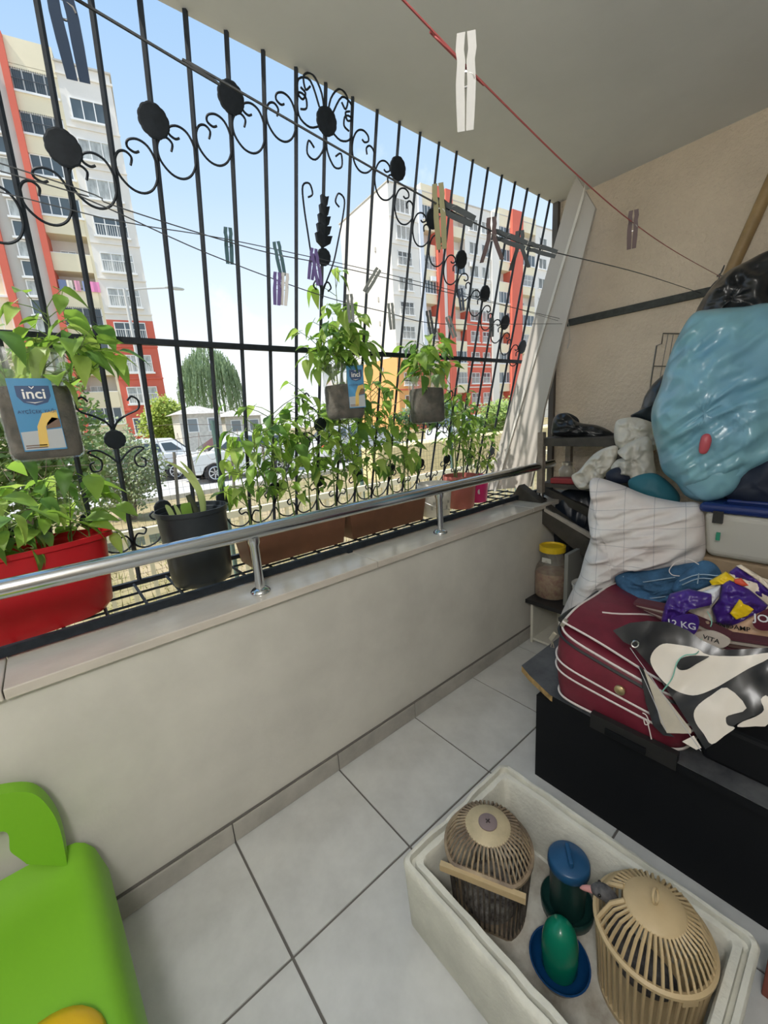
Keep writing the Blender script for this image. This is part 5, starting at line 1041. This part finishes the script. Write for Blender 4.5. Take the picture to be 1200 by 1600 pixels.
def peg(x, y, k, c, ang, lab, open_=.0, L_=.075, yawed=0.0):
    """peg whose clip sits on the line at pixel x, y; ang turns it about the view axis, k is its distance"""
    P = dep(x, y, k); v_ = (CAM-P).normalized(); ex_ = Vector((0, 0, 1)).cross(v_).normalized(); ey_ = v_.cross(ex_)
    a = math.radians(ang); X1 = ex_*math.cos(a)+ey_*math.sin(a); Y1 = -ex_*math.sin(a)+ey_*math.cos(a)
    if yawed: q = Matrix.Rotation(yawed, 3, Y1); X1 = q @ X1
    Z1 = X1.cross(Y1)
    t = thing('clothes_peg', lab, 'clothes peg', tuple(P), 'clothes pegs on the washing lines')
    for s_ in (-1, 1):
        pr = []
        for yy, xo, wd in ((.024, .0008, .0085), (.012, .0022, .0085), (.004, .0006, .0085), (-.012, .0016, .009), (-.028, .0008+open_*.03, .0095), (-.051, .0006+open_*.075, .0085)):
            pr.append((yy*L_/.075, xo, wd))
        vs = []
        for yy, xo, wd in pr:
            for xx, zz in ((xo, -.007), (xo+wd, -.007), (xo+wd, .007), (xo, .007)): vs.append(P+X1*s_*xx+Y1*yy+Z1*zz)
        m = len(pr); fs = [(i*4+j, i*4+(j+1) % 4, (i+1)*4+(j+1) % 4, (i+1)*4+j) for i in range(m-1) for j in range(4)]+[(3, 2, 1, 0), tuple(range(4*m-4, 4*m))]
        MB().add(vs, fs).build('prong', pegc[c], t)
    cc = P-Y1*.010
    MB().tube([cc+X1*.009*math.cos(q*PI/6)+Y1*.006*math.sin(q*PI/6)+Z1*(.007-.0011*q/3) for q in range(30)], .0009, 4).build('spring', spr, t)
for a in ((92, -14, .345, 'blue', 2, 'big dark blue peg hanging at the very top left'), (357, 374, 1.02, 'teal', -5, 'single teal peg on the thin line left of the middle'), (435, 395, 1.08, 'teal', 6, 'dark teal peg above the purple and white pair'), (433, 442, 1.09, 'purple', -8, 'purple peg hanging lowest left of the white peg'), (445, 443, 1.10, 'white', -10, 'whitish peg right beside the lowest purple peg'),
          (489, 404, 1.16, 'purple', -14, 'left purple peg of the pair beside the iron leaf spear'), (494, 412, 1.15, 'purple', 5, 'right purple peg of the pair beside the iron leaf spear'), (585, 432, 1.28, 'grey', -38, 'grey peg tilted on the bright part of the line'), (547, 474, 1.24, 'grey', 0, 'grey-green peg above the middle hanging bottle'), (611, 487, 1.33, 'grey', 2, 'grey peg on the lowest line left of the far red pillar'),
          (671, 497, 1.46, 'dark', 8, 'dark peg on the lowest line before the far red pillar'), (703, 505, 1.52, 'grey', 18, 'greenish peg on the lowest line before the far red pillar'), (720, 462, 1.60, 'blue', 5, 'small bluish peg on the upper thin line at the right'), (768, 506, 1.80, 'dark', 0, 'dark peg furthest right on the lowest line'),
          (686, 321, .715, 'olive', 2, 'large olive peg on the thick line over the far red pillar', .095), (768, 362, .86, 'brown', 0, 'splayed brown peg in the middle of the thick line'), (812, 380, .97, 'dark', 0, 'splayed dark peg furthest right on the thick line')):
    peg(a[0], a[1], a[2], a[3], a[4], a[5], open_=.22 if 'splayed' in a[5] else .0, L_=a[6] if len(a) > 6 else .078)
peg(700, 327, .735, 'dark', 62, 'dark peg lying along the thick line beside the olive peg'); peg(788, 371, .90, 'dark', 64, 'dark peg lying along the thick line left of its two neighbours'); peg(838, 388, 1.02, 'dark', 66, 'dark peg lying along the thick line nearest the leaning board')
peg(728, 103, .44, 'white', -2, 'white plastic peg on the red line under the ceiling'); peg(989, 348, .93, 'brown', 0, 'dark brown peg on the red line before the end wall')
